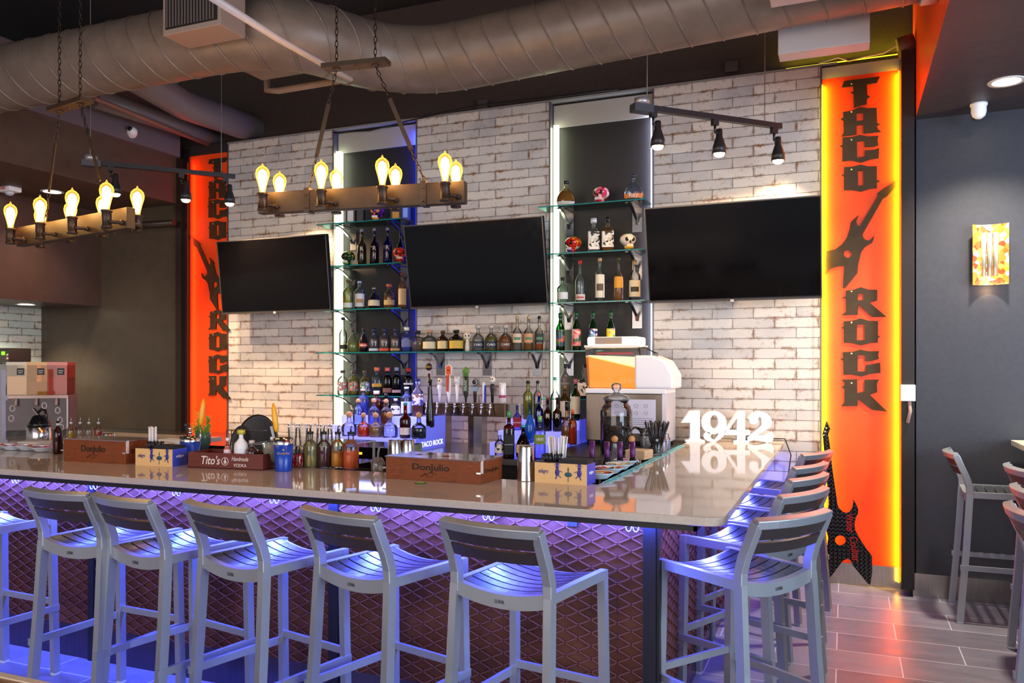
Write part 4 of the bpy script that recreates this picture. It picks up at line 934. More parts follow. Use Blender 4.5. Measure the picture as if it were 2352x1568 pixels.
# 1942 foam numerals
N1=[(0,62),(26,96),(30,100),(62,100),(62,14),(66,8),(78,6),(78,0),(14,0),(14,6),(26,8),(30,14),(30,62)]
def arcpts(cx,cy,rx,ry,a0,a1,n=14): return [(cx+rx*math.cos(R(a0+(a1-a0)*i/n)),cy+ry*math.sin(R(a0+(a1-a0)*i/n))) for i in range(n+1)]
N9=arcpts(40,62,40,38,0,180)+arcpts(36,58,36,32,180,300)+[(56,34),(50,20),(40,8),(28,14),(30,24)]+arcpts(18,20,13,13,40,230,8)+arcpts(36,24,34,24,240,290,6)+arcpts(30,52,50,52,-70,8,10)
N9h=arcpts(40,66,13,22,0,360,18)[:-1]
N4=[(0,34),(44,100),(66,100),(66,40),(82,40),(82,24),(66,24),(66,8),(78,6),(78,0),(28,0),(28,6),(40,8),(40,24),(0,24)]
N4h=[(14,40),(40,78),(40,40)]
N2=arcpts(16,74,14,13,-40,170,8)[::-1]
N2=[(4,78)]+arcpts(40,66,37,34,165,-20,14)+[(66,46),(40,30),(28,24),(48,22),(66,26),(80,34),(84,20),(78,4),(62,0),(40,6),(20,8),(0,2),(0,18),(22,34),(44,56),(44,78),(38,84),(33,78),(34,66),(22,58),(8,62)]
FOAM=M('#f2f1f6',.6)
t=empty('foam_numerals',(-1.10,5.90,CT),R(14),'white foam block numerals reading 1942 at the wall end of the bar top','decor letters')
k=.00222; xo=0
for pts_,h_,ad,wf in ((N1,[],.148,1),(N9,[N9h],.158,1),(N4,[N4h],.160,1),(N2,[],0,1)):
    plate([(x*k*.98,z*k) for x,z in pts_],[[(x*k*.98,z*k) for x,z in h] for h in h_],.085,FOAM,'numeral',t,(xo,.05,0)); xo+=ad
# ================================================================ CHANDELIERS
BULBG=None
def bulb_mats():
    m=bpy.data.materials.new('amber_bulb_glass'); m.use_nodes=True; nt=m.node_tree; nt.nodes.clear(); N=nt.nodes.new; L=nt.links.new
    t=N('ShaderNodeBsdfTransparent'); t.inputs[0].default_value=(1,.78,.42,1)
    e=N('ShaderNodeEmission'); e.inputs[0].default_value=(1,.42,.06,1); e.inputs[1].default_value=2.0
    lw=N('ShaderNodeLayerWeight'); lw.inputs[0].default_value=.38
    mx=N('ShaderNodeMixShader'); L(lw.outputs['Facing'],mx.inputs[0]); L(t.outputs[0],mx.inputs[1]); L(e.outputs[0],mx.inputs[2])
    o=N('ShaderNodeOutputMaterial'); L(mx.outputs[0],o.inputs[0]); return m
BG=bulb_mats(); CORE=EM('#ffd9a0',26)
WB=noisy('weathered_bronze_beam',[(.3,'#30220f'),(.7,'#3f2d18')],14,.5,.3,.08)
def link_chain(b,p0,p1,step=.028,r=.0022,w=.009):
    p0,p1=Vector(p0),Vector(p1); L=(p1-p0).length; n=max(2,int(L/step)); d=(p1-p0).normalized()
    a=d.cross(Vector((0,1,.1))).normalized(); c=d.cross(a)
    for i in range(n):
        m=p0+d*(i+.5)*L/n; u=a if i%2 else c; h=L/n*.62
        b.tube([m+u*w*.8*math.cos(t)+d*h*math.sin(t) for t in [2*PI*k/8 for k in range(8)]],r,5,closed=True)
def chandelier(loc,rz,label,top,shift=0):
    """loc = beam centre (top edge); spacing .31 between the four bulbs a side"""
    t=empty('beam_chandelier',loc,rz,label,'chandelier','hanging beam chandeliers')
    B().box(-.54,.52,-.022,.022,-.078,.024).done('beam',WB,t,bevel=.003)
    for x in (-.275,.32): 
        b=B().box(x-.014,x+.014,-.028,.028,-.082,.034)
        for z in (.0,-.062): b.ball((x,-.03,z),.005,6)
        b.done('beam_strap',IRON,t)
    bx=[-.48,-.17,.14,.445]
    for x in bx:
        for s in (-1,1):
            y=s*.078
            b=B().tube([(x+.045,s*.022,-.05),(x+.045,s*.05,-.05),(x+.02,y,-.05)],.009,8).ball((x+.045,s*.03,-.05),.014,8)
            b.lathe([(.024,-.078),(.026,-.07),(.022,-.066),(.022,-.004),(.027,0),(.027,.006),(.018,.008)],14,c=(x,y,0)); so=b.done('socket',IRON,t)
            g=B().lathe([(.013,.006),(.014,.02),(.022,.055),(.031,.085),(.033,.102),(.029,.12),(.017,.133),(.006,.139),(.003,.148),(.0005,.152)],14,c=(x,y,0)).done('bulb_glass',BG,so)
            B().lathe([(.006,.015),(.015,.045),(.022,.085),(.018,.110),(.005,.122)],10,c=(x,y,0)).done('filament',CORE,so)
            l=lamp('POINT','bulb_light',(x,y,.07),(0,0,0),3.6,(1,.56,.24),shadow_soft_size=.03); l.parent=t
    PZ=.60
    B().box(-.195,.135,-.035,.035,PZ,PZ+.022).ball((-.03,0,PZ),.012,8).done('canopy_plate',WB,t)
    for s,xb in ((-1,-.275),(1,.32)):
        xt=s*.10-.03
        b=B(); a=Vector((xt,0,PZ)); c=Vector((xb,0,.034)); 
        CHM=M('#2c2119',.4,.7)
        link_chain(b,a,a.lerp(c,.30)); b.done('chain',CHM,t)
        b=B(); link_chain(b,a.lerp(c,.72),c); b.done('chain',CHM,t)
        b=B(); link_chain(b,(xt,0,PZ+.02),(xt,0,top-loc[2])); b.done('chain',CHM,t)
        B().cyl((xt,0,PZ-.008),(xt,0,PZ),.018,seg=10).done('chain_hook',IRON,t)
        B().bar(a.lerp(c,.29),a.lerp(c,.73),.020,.004,up=(0,1,0)).done('hanging_bar',WB,t)
    return t
def beam_place(xl,yl,dl,xr,yr,dr):
    # px of front-row end bulbs (tops) and their depths -> centre of the fixture
    out=[]
    for x,y,d in ((xl,yl,dl),(xr,yr,dr)):
        r=ray(x,y); out.append(Vector((r[0]*d,r[1]*d,HC+r[2]*d)))
    a,b=out; rz=math.atan2(b.y-a.y,b.x-a.x); z=(a.z+b.z)/2-.152
    off=Vector((-math.sin(rz),math.cos(rz),0))*.078; m=(a+b)/2+off; ux=Vector((math.cos(rz),math.sin(rz),0))
    m=m-ux*(-.0175); m.z=z
    return m,rz
m,rz=beam_place(603,375,3.90,1022,344.6,3.67); chandelier(m,rz,'nearer beam chandelier with eight glowing filament bulbs over the middle of the bar',CZ)
m,rz=beam_place(24,462.5,4.37,245,412.5,3.86); chandelier(m,rz,'farther left beam chandelier with eight glowing filament bulbs at the left picture edge',CZ)
# ================================================================ TRACK LIGHTS
def track(p0,p1,label,heads,tops,aimv,watt):
    p0,p1=Vector(p0),Vector(p1); d=(p1-p0); L=d.length; rz=math.atan2(d.y,d.x)
    t=empty('track_light',p0,rz,label,'track light')
    TB=M('#1c1a1c',.4)
    B().box(0,L,-.018,.018,-.018,.018).done('track_rail',TB,t)
    B().box(-.04,.10,-.035,.035,-.035,.015).done('feed_box',M('#4a4a50',.4,.4),t)
    B().cyl((.03,0,.015),(.03,0,.055),.05,seg=16).done('ceiling_canopy',M('#b0aeb0',.3,.6),t)
    for hx_ in heads:
        h=B().box(hx_*L-.022,hx_*L+.022,-.016,.016,-.055,-.018).cyl((hx_*L,0,-.055),(hx_*L,0,-.10),.008).tube([(hx_*L,0,-.10),(hx_*L+.03,0,-.10)],.008,6).done('head_mount',TB,t)
        q=B().lathe([(.018,0),(.022,-.015),(.022,-.05),(.045,-.12),(.047,-.165),(.042,-.165),(.04,-.12)],16,c=(hx_*L+.035,0,-.075)).done('spot_head',TB,t)
        B().lathe([(.036,-.158),(.036,-.166),(.028,-.180),(.012,-.186),(.0005,-.187)],16,c=(hx_*L+.035,0,-.075)).done('lamp_bulb',EM('#ffdf9c',22),q)
        w=t.matrix_basis@Vector((0,0,0)); c,s=math.cos(rz),math.sin(rz); pos=Vector((p0.x+c*(hx_*L+.035),p0.y+s*(hx_*L+.035),p0.z-.275))
        lamp('SPOT','spot_light',pos,aim(pos,pos+Vector(aimv)),watt,(1,.66,.38),spot_size=R(95),spot_blend=.6,shadow_soft_size=.04)
    b=B()
    for hx_,tz in tops: b.tube([(hx_*L,0,.02),(hx_*L+.003,0,(tz-p0.z)/2),(hx_*L,0,tz-p0.z)],.0035,5)
    b.done('hanging_wire',M('#8a8484',.5,.5),t)
def dpt(x,y,d): r=ray(x,y); return Vector((r[0]*d,r[1]*d,HC+r[2]*d))
a=dpt(1465,245,5.2); b_=dpt(1793,291,5.63); b_.z=a.z
track(a,b_,'black track light with three lit spots in front of the right tile panel',(.10,.52,.95),((.06,CZ),(.88,CZ)),(-.1,.75,-1),24)
a=dpt(200,372,6.55); b_=dpt(540,402,7.05); b_.z=a.z
track(a,b_,'grey track light with three lit spots in front of the left orange sign board',(.15,.62,.93),((.02,CZ),(.90,CZ)),(.45,.6,-1),62)
# ================================================================ DUCTS, PIPES
def duct(pts,r,label,spac=.15):
    t=empty('spiral_duct',(0,0,0),0,label,'duct')
    pp=[Vector(p) for p in pts]; dense=[]
    for i in range(len(pp)-1):
        n=max(2,int((pp[i+1]-pp[i]).length/.06))
        for k in range(n): dense.append(pp[i].lerp(pp[i+1],k/n))
    dense.append(pp[-1])
    for _ in range(12): dense=[dense[0]]+[(dense[i-1]+dense[i]*2+dense[i+1])/4 for i in range(1,len(dense)-1)]+[dense[-1]]
    B().tube(dense,r,28).done('duct_body',DUCT,t)
    b=B(); acc=0
    for i in range(1,len(dense)-1):
        acc+=(dense[i]-dense[i-1]).length
        if acc>spac:
            acc=0; d=(dense[i+1]-dense[i-1]).normalized(); u=d.cross(Vector((0,0,1))).normalized(); v=d.cross(u)
            b.tube([dense[i]+(u*math.cos(a)+v*math.sin(a))*(r+.001)+d*.10*math.sin(a) for a in [2*PI*k/28 for k in range(28)]],.0055,5,closed=True)
    b.done('duct_seams',DUCT,t); return t
dz=3.60
duct([(-6.04,3.88,3.54),(-3.35,3.88,3.54),(-3.0,4.04,3.54),(-2.85,4.5,3.54),(-2.5,4.73,3.54),(.36,4.62,3.62)],.21,'large round spiral air duct running the length of the room below the ceiling')
B().tube([(.36,4.62,3.62),(.437,4.62,3.62)],.225,28).done('duct_collar',DUCTW); bpy.data.objects['duct_collar']; tag(bpy.data.objects['duct_collar'],'pale collar where the big duct meets the right soffit','duct collar')
def reg(name,label,x0,x1,y0,y1,z0,z1,grille=None,mat=DUCTW):
    t=empty(name,((x0+x1)/2,(y0+y1)/2,z0),0,label,'air vent'); X=(x1-x0)/2; Y=(y1-y0)/2; H=z1-z0
    B().box(-X,X,-Y,Y,0,H).done('vent_box',mat,t,bevel=.004)
    if grille:
        b=B(); n=16
        for i in range(n): b.box(-X+.03+(2*X-.06)*i/n,-X+.03+(2*X-.06)*i/n+.008,-Y-.006,-Y,.04,H-.03)
        b.done('louvre',M('#5a504c',.5),t); B().box(-X+.02,X-.02,-Y-.002,-Y+.001,.03,H-.02).done('opening',BLACK,t)
    return t
reg('air_vent','louvred air vent box on the front of the big duct at upper left',-3.55,-3.14,3.48,3.68,3.40,3.76,True,M('#8a7a70',.5))
reg('air_vent','upper pale vent box on the front of the duct at the right end',-.355,.10,4.30,4.43,3.41,3.80)
reg('air_vent','lower pale vent box hanging behind the duct at the right end',-.35,.128,4.83,4.96,3.31,3.50)
reg('air_vent','boxy duct takeoff behind the big duct near the bend',-3.45,-3.03,3.93,4.2,3.37,3.72,mat=DUCT)
def pipe(name,label,pts,r,mat,cat='pipe'):
    o=B().tube(pts,r,14).done(name,mat); return tag(o,label,cat)
PM=M('#7a6c6c',.45); PL=M('#b0a6a2',.4)
pipe('white_pipe','slim pale pipe slanting from the top toward the elbow above the near chandelier',[dpt(480,-10,3.4),dpt(640,90,3.9),dpt(805,182,4.5)],.017,PL)
pipe('conduit_pipe','horizontal pale conduit with elbow in front of the dark upper wall',[dpt(612,150,5.9),dpt(614,208,5.9),dpt(640,208,5.85),dpt(808,180,5.6)],.024,M('#9a8474',.5))
pipe('insulated_pipe','thick grey insulated pipe running to the back wall at upper left',[onZ(270,150,3.85),onZ(420,240,3.85),onZ(585,297,3.85)],.13,PM)
pipe('insulated_pipe','second grey pipe beside the thick insulated one',[onZ(215,225,3.80),onZ(350,268,3.80),onZ(505,322,3.80)],.085,PM)
pipe('copper_pipe','thin brown pipe below the two grey insulated pipes',[onZ(215,225,3.72),onZ(480,332,3.72)],.02,M('#8a5a48',.5))
pipe('wall_rail','dark horizontal rail high on the bronze wall at left',[onY(235,522,6.12),onY(400,511,6.12)],.03,M('#30221a',.4))
pipe('wall_cable','pale cable sagging above the right orange sign board',[onY(1880,146,6.2),onY(1925,132,6.2),onY(1950,140,6.2),onY(1985,131,6.2),onY(2030,122,6.2),onY(2060,104,6.2),onY(2095,86,6.2)],.006,M('#d8c8a8',.5),'cable')
pipe('wall_cable','thin dark cable draped along the ledge above the middle tile panel',[onY(766,305,6.2),onY(850,300,6.2),onY(960,272,6.2),onY(1100,242,6.2),onY(1260,225,6.2),onY(1420,205,6.2)],.006,BLACK,'cable')
pipe('wall_pipe','brown pipe end sticking out over the black column',[onY(2062,112,6.1),onY(2100,100,6.1)],.07,M('#6a4434',.5))
pipe('power_cord','thin black cord hanging from the foam numerals down the tiled wall',[(-.50,6.15,1.02),(-.40,6.18,1.02),(-.36,6.21,.9),(-.38,6.22,.75),(-.42,6.22,.6)],.004,BLACK,'cord')
for x,y,lb in ((1680,152,'dark junction box on the upper wall right of the right alcove'),(1108,240,'small junction box on the ledge above the middle tile panel')):
    p=onY(x,y,6.3); o=B().box(-.045,.045,-.04,.0,-.04,.04).done('junction_box',M('#4a4442',.5),loc=(p.x,6.34,p.z)); tag(o,lb,'junction box')
# cameras, downlights, strobe
def dome(loc,label,rot):
    t=empty('security_camera',loc,0,label,'security camera','white dome security cameras'); t.rotation_euler=rot
    B().lathe([(.05,0),(.05,.012),(.044,.02),(.044,.055),(.036,.08),(.018,.095),(.001,.098)],18).done('camera_body',WHITE,t)
    B().ball((-.012,-.02,.075),.024,12).done('camera_lens',BLACK,t)
p=onX(302,305,-6.05); dome((-6.05,p.y,p.z),'white security camera on the grey beam at upper left',(0,PI/2,-.6))
p=onZ(2248,238,3.203); dome(p,'white security camera on the soffit above the slate wall',(PI,0,0))
def downlight(p,label,watt,col=(1,.9,.72)):
    t=empty('downlight',p,0,label,'ceiling light')
    B().lathe([(.075,-.004),(.095,-.006),(.10,0),(.07,0)],24,cap=False).done('trim_ring',M('#d8d0cc',.4),t); B().lathe([(.0005,-.003),(.076,-.003)],24,cap=False).done('diffuser',EM('#fff0d8',9),t)
    if watt: lamp('SPOT','downlight_light',(p[0],p[1],p[2]-.02),(0,0,0),watt,col,spot_size=R(120),spot_blend=.8,shadow_soft_size=.07)
downlight(onZ(2312,187,3.203),'round recessed downlight in the soffit at upper right',230)
downlight(onZ(120,440,3.156),'round recessed downlight in the low ceiling behind the left chandelier',30)
downlight((-7.62,5.7,2.168),'small recessed downlight under the bulkhead over the drink dispensers',60)
p=onZ(22,430,3.156); t=empty('fire_strobe',p,0,'white ceiling fire strobe marked FIRE at the left edge','fire alarm')
B().box(-.08,.08,-.06,.06,-.045,0).done('strobe_base',WHITE,t,bevel=.008); B().ball((0,0,-.05),.045,12,(1,.8,.6)).done('strobe_lens',M('#c8c8d0',.15),t); text('FIRE',.07,M('#c82018',.5),t,(0,-.062,-.02),depth=.001)
# wall art, switch box
t=empty('wall_sconce',(0,0,0),0,'glowing orange painted wall plaque with corrugated grey centre on the slate wall','wall light')
a=onY(2233,517,6.04); b_=onY(2316,652,6.04); W=b_.x-a.x; Hh=a.z-b_.z; t.location=(a.x,6.04,b_.z)
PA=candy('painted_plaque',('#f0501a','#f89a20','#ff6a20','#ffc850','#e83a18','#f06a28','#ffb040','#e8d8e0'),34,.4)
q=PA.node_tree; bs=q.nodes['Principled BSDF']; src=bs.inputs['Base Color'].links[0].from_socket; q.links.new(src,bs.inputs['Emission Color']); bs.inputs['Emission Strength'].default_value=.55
B().grid(lambda u,v:Vector((W*u,-.035*(2*u-1)**2*1.2+.02,Hh*v)),12,1).done('painted_face',PA,t)
B().grid(lambda u,v:Vector((W*u,-.035*(2*u-1)**2*1.2+.024,Hh*v)),12,1).done('back_shell',M('#8a8284',.5),t)
b=B()
for i in range(3): b.tube([(W*(.32+.17*i),.008,Hh*.14),(W*(.32+.17*i),.008,Hh*.86)],.016,10)
b.done('corrugated_panel',M('#a8a498',.4,.6),t)
B().box(W*.1,W*.9,.024,.05,Hh*.1,Hh*.9).done('wall_mount',BLACK,t)
lamp('POINT','plaque_light',(a.x+W/2,5.98,b_.z-.03),(0,0,0),.5,(1,.6,.3),shadow_soft_size=.03)
p=onY(2085,902,6.02); t=empty('switch_box',(p.x,6.02,p.z),0,'white electrical box with conduit on the black column','electrical box')
B().box(-.045,.045,-.03,.01,-.055,.055).done('box_cover',M('#d8d8de',.4),t,bevel=.004); B().tube([(.01,-.01,-.055),(.015,-.01,-.12),(.0,-.005,-.2)],.011,8).done('conduit',M('#b89888',.5),t)
# ================================================================ THINGS ON THE BAR TOP
def at(x,y,z=CT): return onZ(x,y,z)
WOODB=wood('stained_crate_wood','#1e0c04','#9c4808',.6,(5,14,26))
def crate(a,b_,hpx,depth,label,dark=False,side=True):
    A=at(*a); Bq=at(*b_); v=Bq-A; W=v.length; rz=math.atan2(v.y,v.x); H=hpx*dep(A)/F
    t=empty('wooden_crate',A,rz,label,'wooden box')
    B().box(0,W,0,depth,0,H-.006).done('crate_body',WOODB,t,bevel=.002)
    B().box(-.003,W+.003,-.003,depth+.003,H-.006,H).done('acrylic_lid',M('#7a6262',.12,0,coat=.6),t)
    IK=M('#160a05',.6)
    text('DonJulio',W*.39,IK,t,(W*.49,-.0012,H*.56),H=H*.36,depth=.0006,bold=.012)
    b=B(); cx_=W*.46; b.tube([(cx_+.05*math.cos(s)*(1-s/14),-.001,H*.27+.011*math.sin(s*1.5)) for s in [i*.5 for i in range(20)]],.0009,4); b.done('flourish',IK,t)
    text('DonJulio',depth*.62,IK,t,(W+.0012,depth*.52,H*.5),rot=(0,0,PI/2),H=H*.22,depth=.0006)
    for x in (.0,W): B().box(x-.018,x+.004,-.004,.0,H*.44,H*.5).done('latch',CHROME,t)
    B().box(W-.002,W+.006,.004,.02,H*.45,H).done('lid_clip',M('#d8c8c4',.3,coat=.5),t)
    return t,W,H
t,W,H=crate((886,1098),(1103,1113),52,.23,'stained wooden garnish crate with clear lid in the middle of the bar top')
for x,y in ((.12,.11),(.16,.15),(.28,.10)): B().lathe([(.0005,.004),(.02,.004),(.022,0)],12,c=(x,y,H-.004),cap=False).done('lime_garnish',M('#9aa04a',.4),t)
crate((146,1058),(288,1066),52,.20,'darker stained wooden crate with clear lid at the left part of the bar top')
def napkinbox(a,b_,label,hpx):
    A=at(*a); Bq=at(*b_); v=Bq-A; W=v.length; rz=math.atan2(v.y,v.x); H=hpx*dep(A)/F; D=.115
    t=empty('bar_caddy',A,rz,label,'bar caddy')
    TAN=M('#e0b478',.6); BL=M('#3848c0',.45); INK=M('#2c2c86',.5); GN=M('#1c4a5a',.5)
    B().box(0,W,0,D,0,H-.012).done('caddy_body',[TAN,BL],t)
    o=t.children[-1]
    for p in o.data.polygons:
        if p.normal.x>.9: p.material_index=1
    B().box(.006,W-.006,.006,D-.006,H-.02,H-.008).done('caddy_tray',BLACK,t)
    B().box(W*.45,W-.004,.01,D-.01,H-.012,H+.006).done('black_napkins',M('#16161c',.7),t)
    text('milagro',W*.19,INK,t,(W*.17,-.001,H*.5),H=H*.24,shear=.3)
    # two prancing figures around a shield, in blue ink
    for cx_,s in ((W*.44,1),(W*.86,-1)):
        b=B(); 
        k=H/.08
        b.ball((cx_,-.0005,H*.72),.007*k,8,(1,.1,1)); b.ball((cx_,-.0005,H*.50),.010*k,8,(.9,.1,1.4))
        b.bar((cx_,-.001,H*.6),(cx_+s*.019*k,-.001,H*.52),.003,.0008,up=(0,1,0)); b.bar((cx_,-.001,H*.4),(cx_-s*.006*k,-.001,H*.2),.005,.0008,up=(0,1,0)); b.bar((cx_+s*.003,-.001,H*.4),(cx_+s*.014*k,-.001,H*.27),.004,.0008,up=(0,1,0))
        b.box(cx_-.013*k,cx_+.013*k,-.001,0,H*.80,H*.82); b.box(cx_-.006*k,cx_+.006*k,-.001,0,H*.82,H*.90); b.done('printed_figure',INK,t)
    b=B(); b.ball((W*.65,-.0005,H*.42),.019,12,(1,.05,.6)); b.ball((W*.65,-.0005,H*.62),.007,8,(.5,.1,2)); b.bar((W*.65,-.001,H*.3),(W*.65,-.001,H*.1),.003,.0008,up=(0,1,0)); b.done('printed_crest',GN,t)
    text('milagro',D*.5,M('#f4f4ff',.5),t,(W+.001,D*.5,H*.5),rot=(0,0,PI/2),H=H*.2,shear=.3)
    return t,A,W,H,rz,D
def straws(P,n,r,L,mat,label,spread,hold=None,name='drinking_straws'):
    t=empty(name,P,0,label,'straws')
    for i in range(n):
        a=random.random()*2*PI; q=math.sqrt(random.random())*r; s=spread*random.uniform(.3,1)
        p0=Vector((q*math.cos(a),q*math.sin(a),.004)); p1=p0+Vector((math.cos(a)*s*.5,math.sin(a)*s*.5,L*random.uniform(.93,1)))
        B().tube([p0,p1],.0034,6).done('straw',mat,t)
    if hold: B().lathe([(r*1.15,0),(r*1.25,L*.45),(r*1.3,L*.45)],16,cap=False).done('holder_cup',hold,t)
    return t
WS=M('#e6e0dc',.6); BS=M('#1a1a20',.3)
t,A,W,H,rz,D=napkinbox((1228,1107),(1348,1115),'tan and blue printed bar caddy right of the garnish crate',52)
u=Vector((math.cos(rz),math.sin(rz),0)); n_=Vector((-math.sin(rz),math.cos(rz),0))
straws(A+u*W*.33+n_*.075+Vector((0,0,H-.02)),34,.040,.125,WS,'bundle of white paper wrapped straws in the right bar caddy',.03)
straws(A+u*W*.30+n_*.035+Vector((0,0,H-.02)),40,.034,.045,BS,'black cocktail straws in the right bar caddy',.035)
t,A,W,H,rz,D=napkinbox((311,1068),(396,1072),'tan and blue printed bar caddy left of the wine-red crate',44)
u=Vector((math.cos(rz),math.sin(rz),0)); n_=Vector((-math.sin(rz),math.cos(rz),0))
straws(A+u*W*.20+n_*.07+Vector((0,0,H-.02)),16,.022,.12,WS,'bundle of white straws in the left bar caddy',.0)
straws(A+u*W*.42+n_*.035+Vector((0,0,H-.02)),34,.034,.042,BS,'black cocktail straws in the left bar caddy',.03)
# wine-red crate with mixers in it
A=at(432,1074); Bq=at(604,1081); v=Bq-A; W=v.length; rz=math.atan2(v.y,v.x); H=36*dep(A)/F; D=.19
t=empty('open_crate',A,rz,'low open wine-red wooden crate holding mixers on the bar top','wooden box')
RW=wood('mahogany','#44130b','#74281a',.4,(1.5,9,12))
B().box(0,W,0,.010,0,H).box(0,W,D-.010,D,0,H).box(0,.01,.01,D-.01,0,H).box(W-.01,W,.01,D-.01,0,H).box(0,W,0,D,0,.008).done('crate_walls',RW,t)
CW=M('#e0cfc6',.5)
text("Tito's",W*.25,CW,t,(W*.31,-.001,H*.55),H=H*.55,shear=.25,bold=.01); text('Handmade',W*.22,CW,t,(W*.70,-.001,H*.68),H=H*.26,shear=.3); text('VODKA',W*.17,CW,t,(W*.70,-.001,H*.28),H=H*.2)
B().tube([(W*.50+.020*math.cos(a),-.001,H*.5+.020*math.sin(a)) for a in [2*PI*i/20 for i in range(20)]],.0016,5,closed=True).lathe([(.001,0),(.008,.0),(.008,.012),(.003,.02),(.003,.03)],10,c=(W*.5,0,H*.5-.013),ys=.15).done('round_seal',CW,t)
u=Vector((math.cos(rz),math.sin(rz),0)); n_=Vector((-math.sin(rz),math.cos(rz),0))
def inc(fx_,fy_): return A+u*W*fx_+n_*D*fy_+Vector((0,0,.008))
def ib(fx_,fy_,Hm,wm,kind,desc,**k):
    P=inc(fx_,fy_); d=dep(P); yb=CY-(P.z-HC)*F/d; return bottle(0,yb,yb-Hm*F/d,wm*F/d,kind,desc,P=P,**k)
ib(.40,.45,.150,.042,'squat','small pink labelled mixer bottle in the wine-red crate',glass='#f0c0a8',liq='#e07a38',lev=.3,lab='#e8c8d0',lz=(.3,.7),cap='#e8e0e0',capw=1.3)
ib(.50,.75,.145,.042,'squat','green labelled small bottle at the back of the wine-red crate',glass='#a8c8a0',liq='#e08a40',lev=.3,lab='#2a8a48',lz=(.3,.7),cap='#2a2a24')
ib(.585,.45,.195,.072,'squat','white bottle with chrome neck and yellow stopper in the wine-red crate',glass=M('#ece8e8',.4),cap='#c8b838',capw=1.6,lab='#e8e6ea',lz=(.08,.5),lab2='#8a8a98')
ib(.73,.45,.140,.064,'squat','small decanter of amber syrup in the wine-red crate',glass='#f4e4d8',liq='#8a3808',lev=.5,cap='#cfc4bc',capw=1.3)
for f,g in ((.80,.35),(.89,.40)): ib(f,g,.085,.036,'squat','dark dropper bottle in the wine-red crate, %s'%('left of the pair' if f<.85 else 'right of the pair'),glass=M('#1c0e08',.15),cap='#141418',name='dropper_bottle',group='dropper bottles')
ib(.90,.8,.155,.045,'squat','little hot sauce bottle with red neck at the back of the wine-red crate',glass='#e8e0d8',lab='#b83028',lz=(.5,.72),cap='#e8e4e0')
P=inc(.97,.55); t=empty('goblet',P,0,'pale green glass goblet at the right end of the wine-red crate','glass')
B().lathe([(.03,0),(.008,.006),(.008,.02),(.034,.04),(.047,.08),(.050,.125)],18,cap=False).done('goblet_glass',GLASS('#c8d4c0',gl=.9,body=.3),t)
# herb glass
P=at(466,1050); t=empty('herb_glass',P,0,'stemmed glass of fresh rosemary sprigs beside the left blue cup','herb glass')
B().lathe([(.034,0),(.006,.008),(.006,.03),(.03,.05),(.045,.09),(.045,.135),(.04,.15)],16,cap=False).done('cut_glass',GLASS('#a8c8c0',gl=.9,body=.15),t)
gm=noisy('rosemary',[(.3,'#4a8a28'),(.7,'#a0d050')],30,.6,0,0)
b=B()
for i in range(16):
    a=random.random()*2*PI; L=random.uniform(.10,.20); s=random.uniform(.1,.5); base=Vector((.015*math.cos(a),.015*math.sin(a),.07)); tip=base+Vector((math.cos(a)*s*.12,math.sin(a)*s*.12,L))
    b.tube([base,tip],.0016,4)
    for k in range(26):
        q=base.lerp(tip,.25+.75*k/26); an=k*2.4; dd=Vector((math.cos(an),math.sin(an),.9))*.018; b.bar(q,q+dd,.0045,.001)
b.done('rosemary_sprigs',gm,t); b=B().lathe([(.004,.05),(.03,.06),(.040,.09),(.038,.125),(.002,.13)],12); b.done('herb_leaves',noisy('dark_leaf',[(.3,'#14280c'),(.7,'#2f5220')],60,.6,0,.3),t)
def bluecup(x,y,hpx,wpx,label,logo=True):
    P=at(x,y); d=dep(P); H=hpx*d/F; r=wpx*d/F/2; rz=math.atan2(-P.y,-P.x)+PI/2
    t=empty('shaker_cup',P,rz,label,'cup')
    B().lathe([(r*.76,0),(r*.78,.004),(r*.97,H*.80)],20).done('blue_sleeve',M('#0c3fa8',.3),t); B().lathe([(r*.965,H*.80),(r*1.0,H),(r*.95,H),(r*.9,H*.8)],20,cap=False).done('steel_rim',CHROME,t)
    if logo: text('DonJulio',r*1.15,M('#c8a050',.4),t,(0,-r*.95,H*.55),depth=.001); B().ball((0,-r*.92,H*.66),.006,6).done('gold_emblem',M('#c8a050',.4),t)
    return t,P,H,r
t,P,H,r=bluecup(651,1081,76,46,'royal blue bar cup with gold lettering right of the wine-red crate')
def peeler(P,H,label,lean,hand='#f0a818'):
    t=empty('kitchen_peeler',P,0,label,'utensil'); top=Vector((lean[0],lean[1],H))
    m=Vector((0,0,0)); b=B().tube([m.lerp(top,.05),m.lerp(top,.55)],.003,6).tube([m.lerp(top,.2)+Vector((.012,0,0)),m.lerp(top,.55)],.003,6); b.done('steel_shaft',CHROME,t)
    B().tube([m.lerp(top,.55),m.lerp(top,.60),m.lerp(top,.75),m.lerp(top,.92),top],[.007,.012,.016,.012,.004],10).done('yellow_handle',M(hand,.35),t)
peeler(P+Vector((-.02,.0,.02)),.33,'yellow handled utensil standing in the gold lettered blue cup',(-.045,.0))
t=empty('bar_spoon',P+Vector((-.01,-.01,.03)),0,'flat steel blade leaning out of the gold lettered blue cup','utensil'); B().bar((0,0,0),(-.06,0,.20),.016,.003,up=(0,1,0)).done('blade',CHROME,t)
t,P,H,r=bluecup(437,1062,60,46,'royal blue bar cup full of steel tools between the left caddy and the rosemary',False)
peeler(P+Vector((.02,.03,.02)),.34,'yellow handled utensil standing behind the rosemary glass',(.02,.03))
t=empty('bar_tools',P+Vector((0,0,.02)),0,'steel bar tools standing in the left blue cup','utensils')
for i,(dx,dy) in enumerate(((-.03,0),(-.012,.01),(.01,-.01))): B().tube([(0,0,0),(dx,dy,.19-.02*i)],.006,8).ball((dx,dy,.19-.02*i),.012,8).done('tool',CHROME if i else M('#2a2a2e',.4),t)
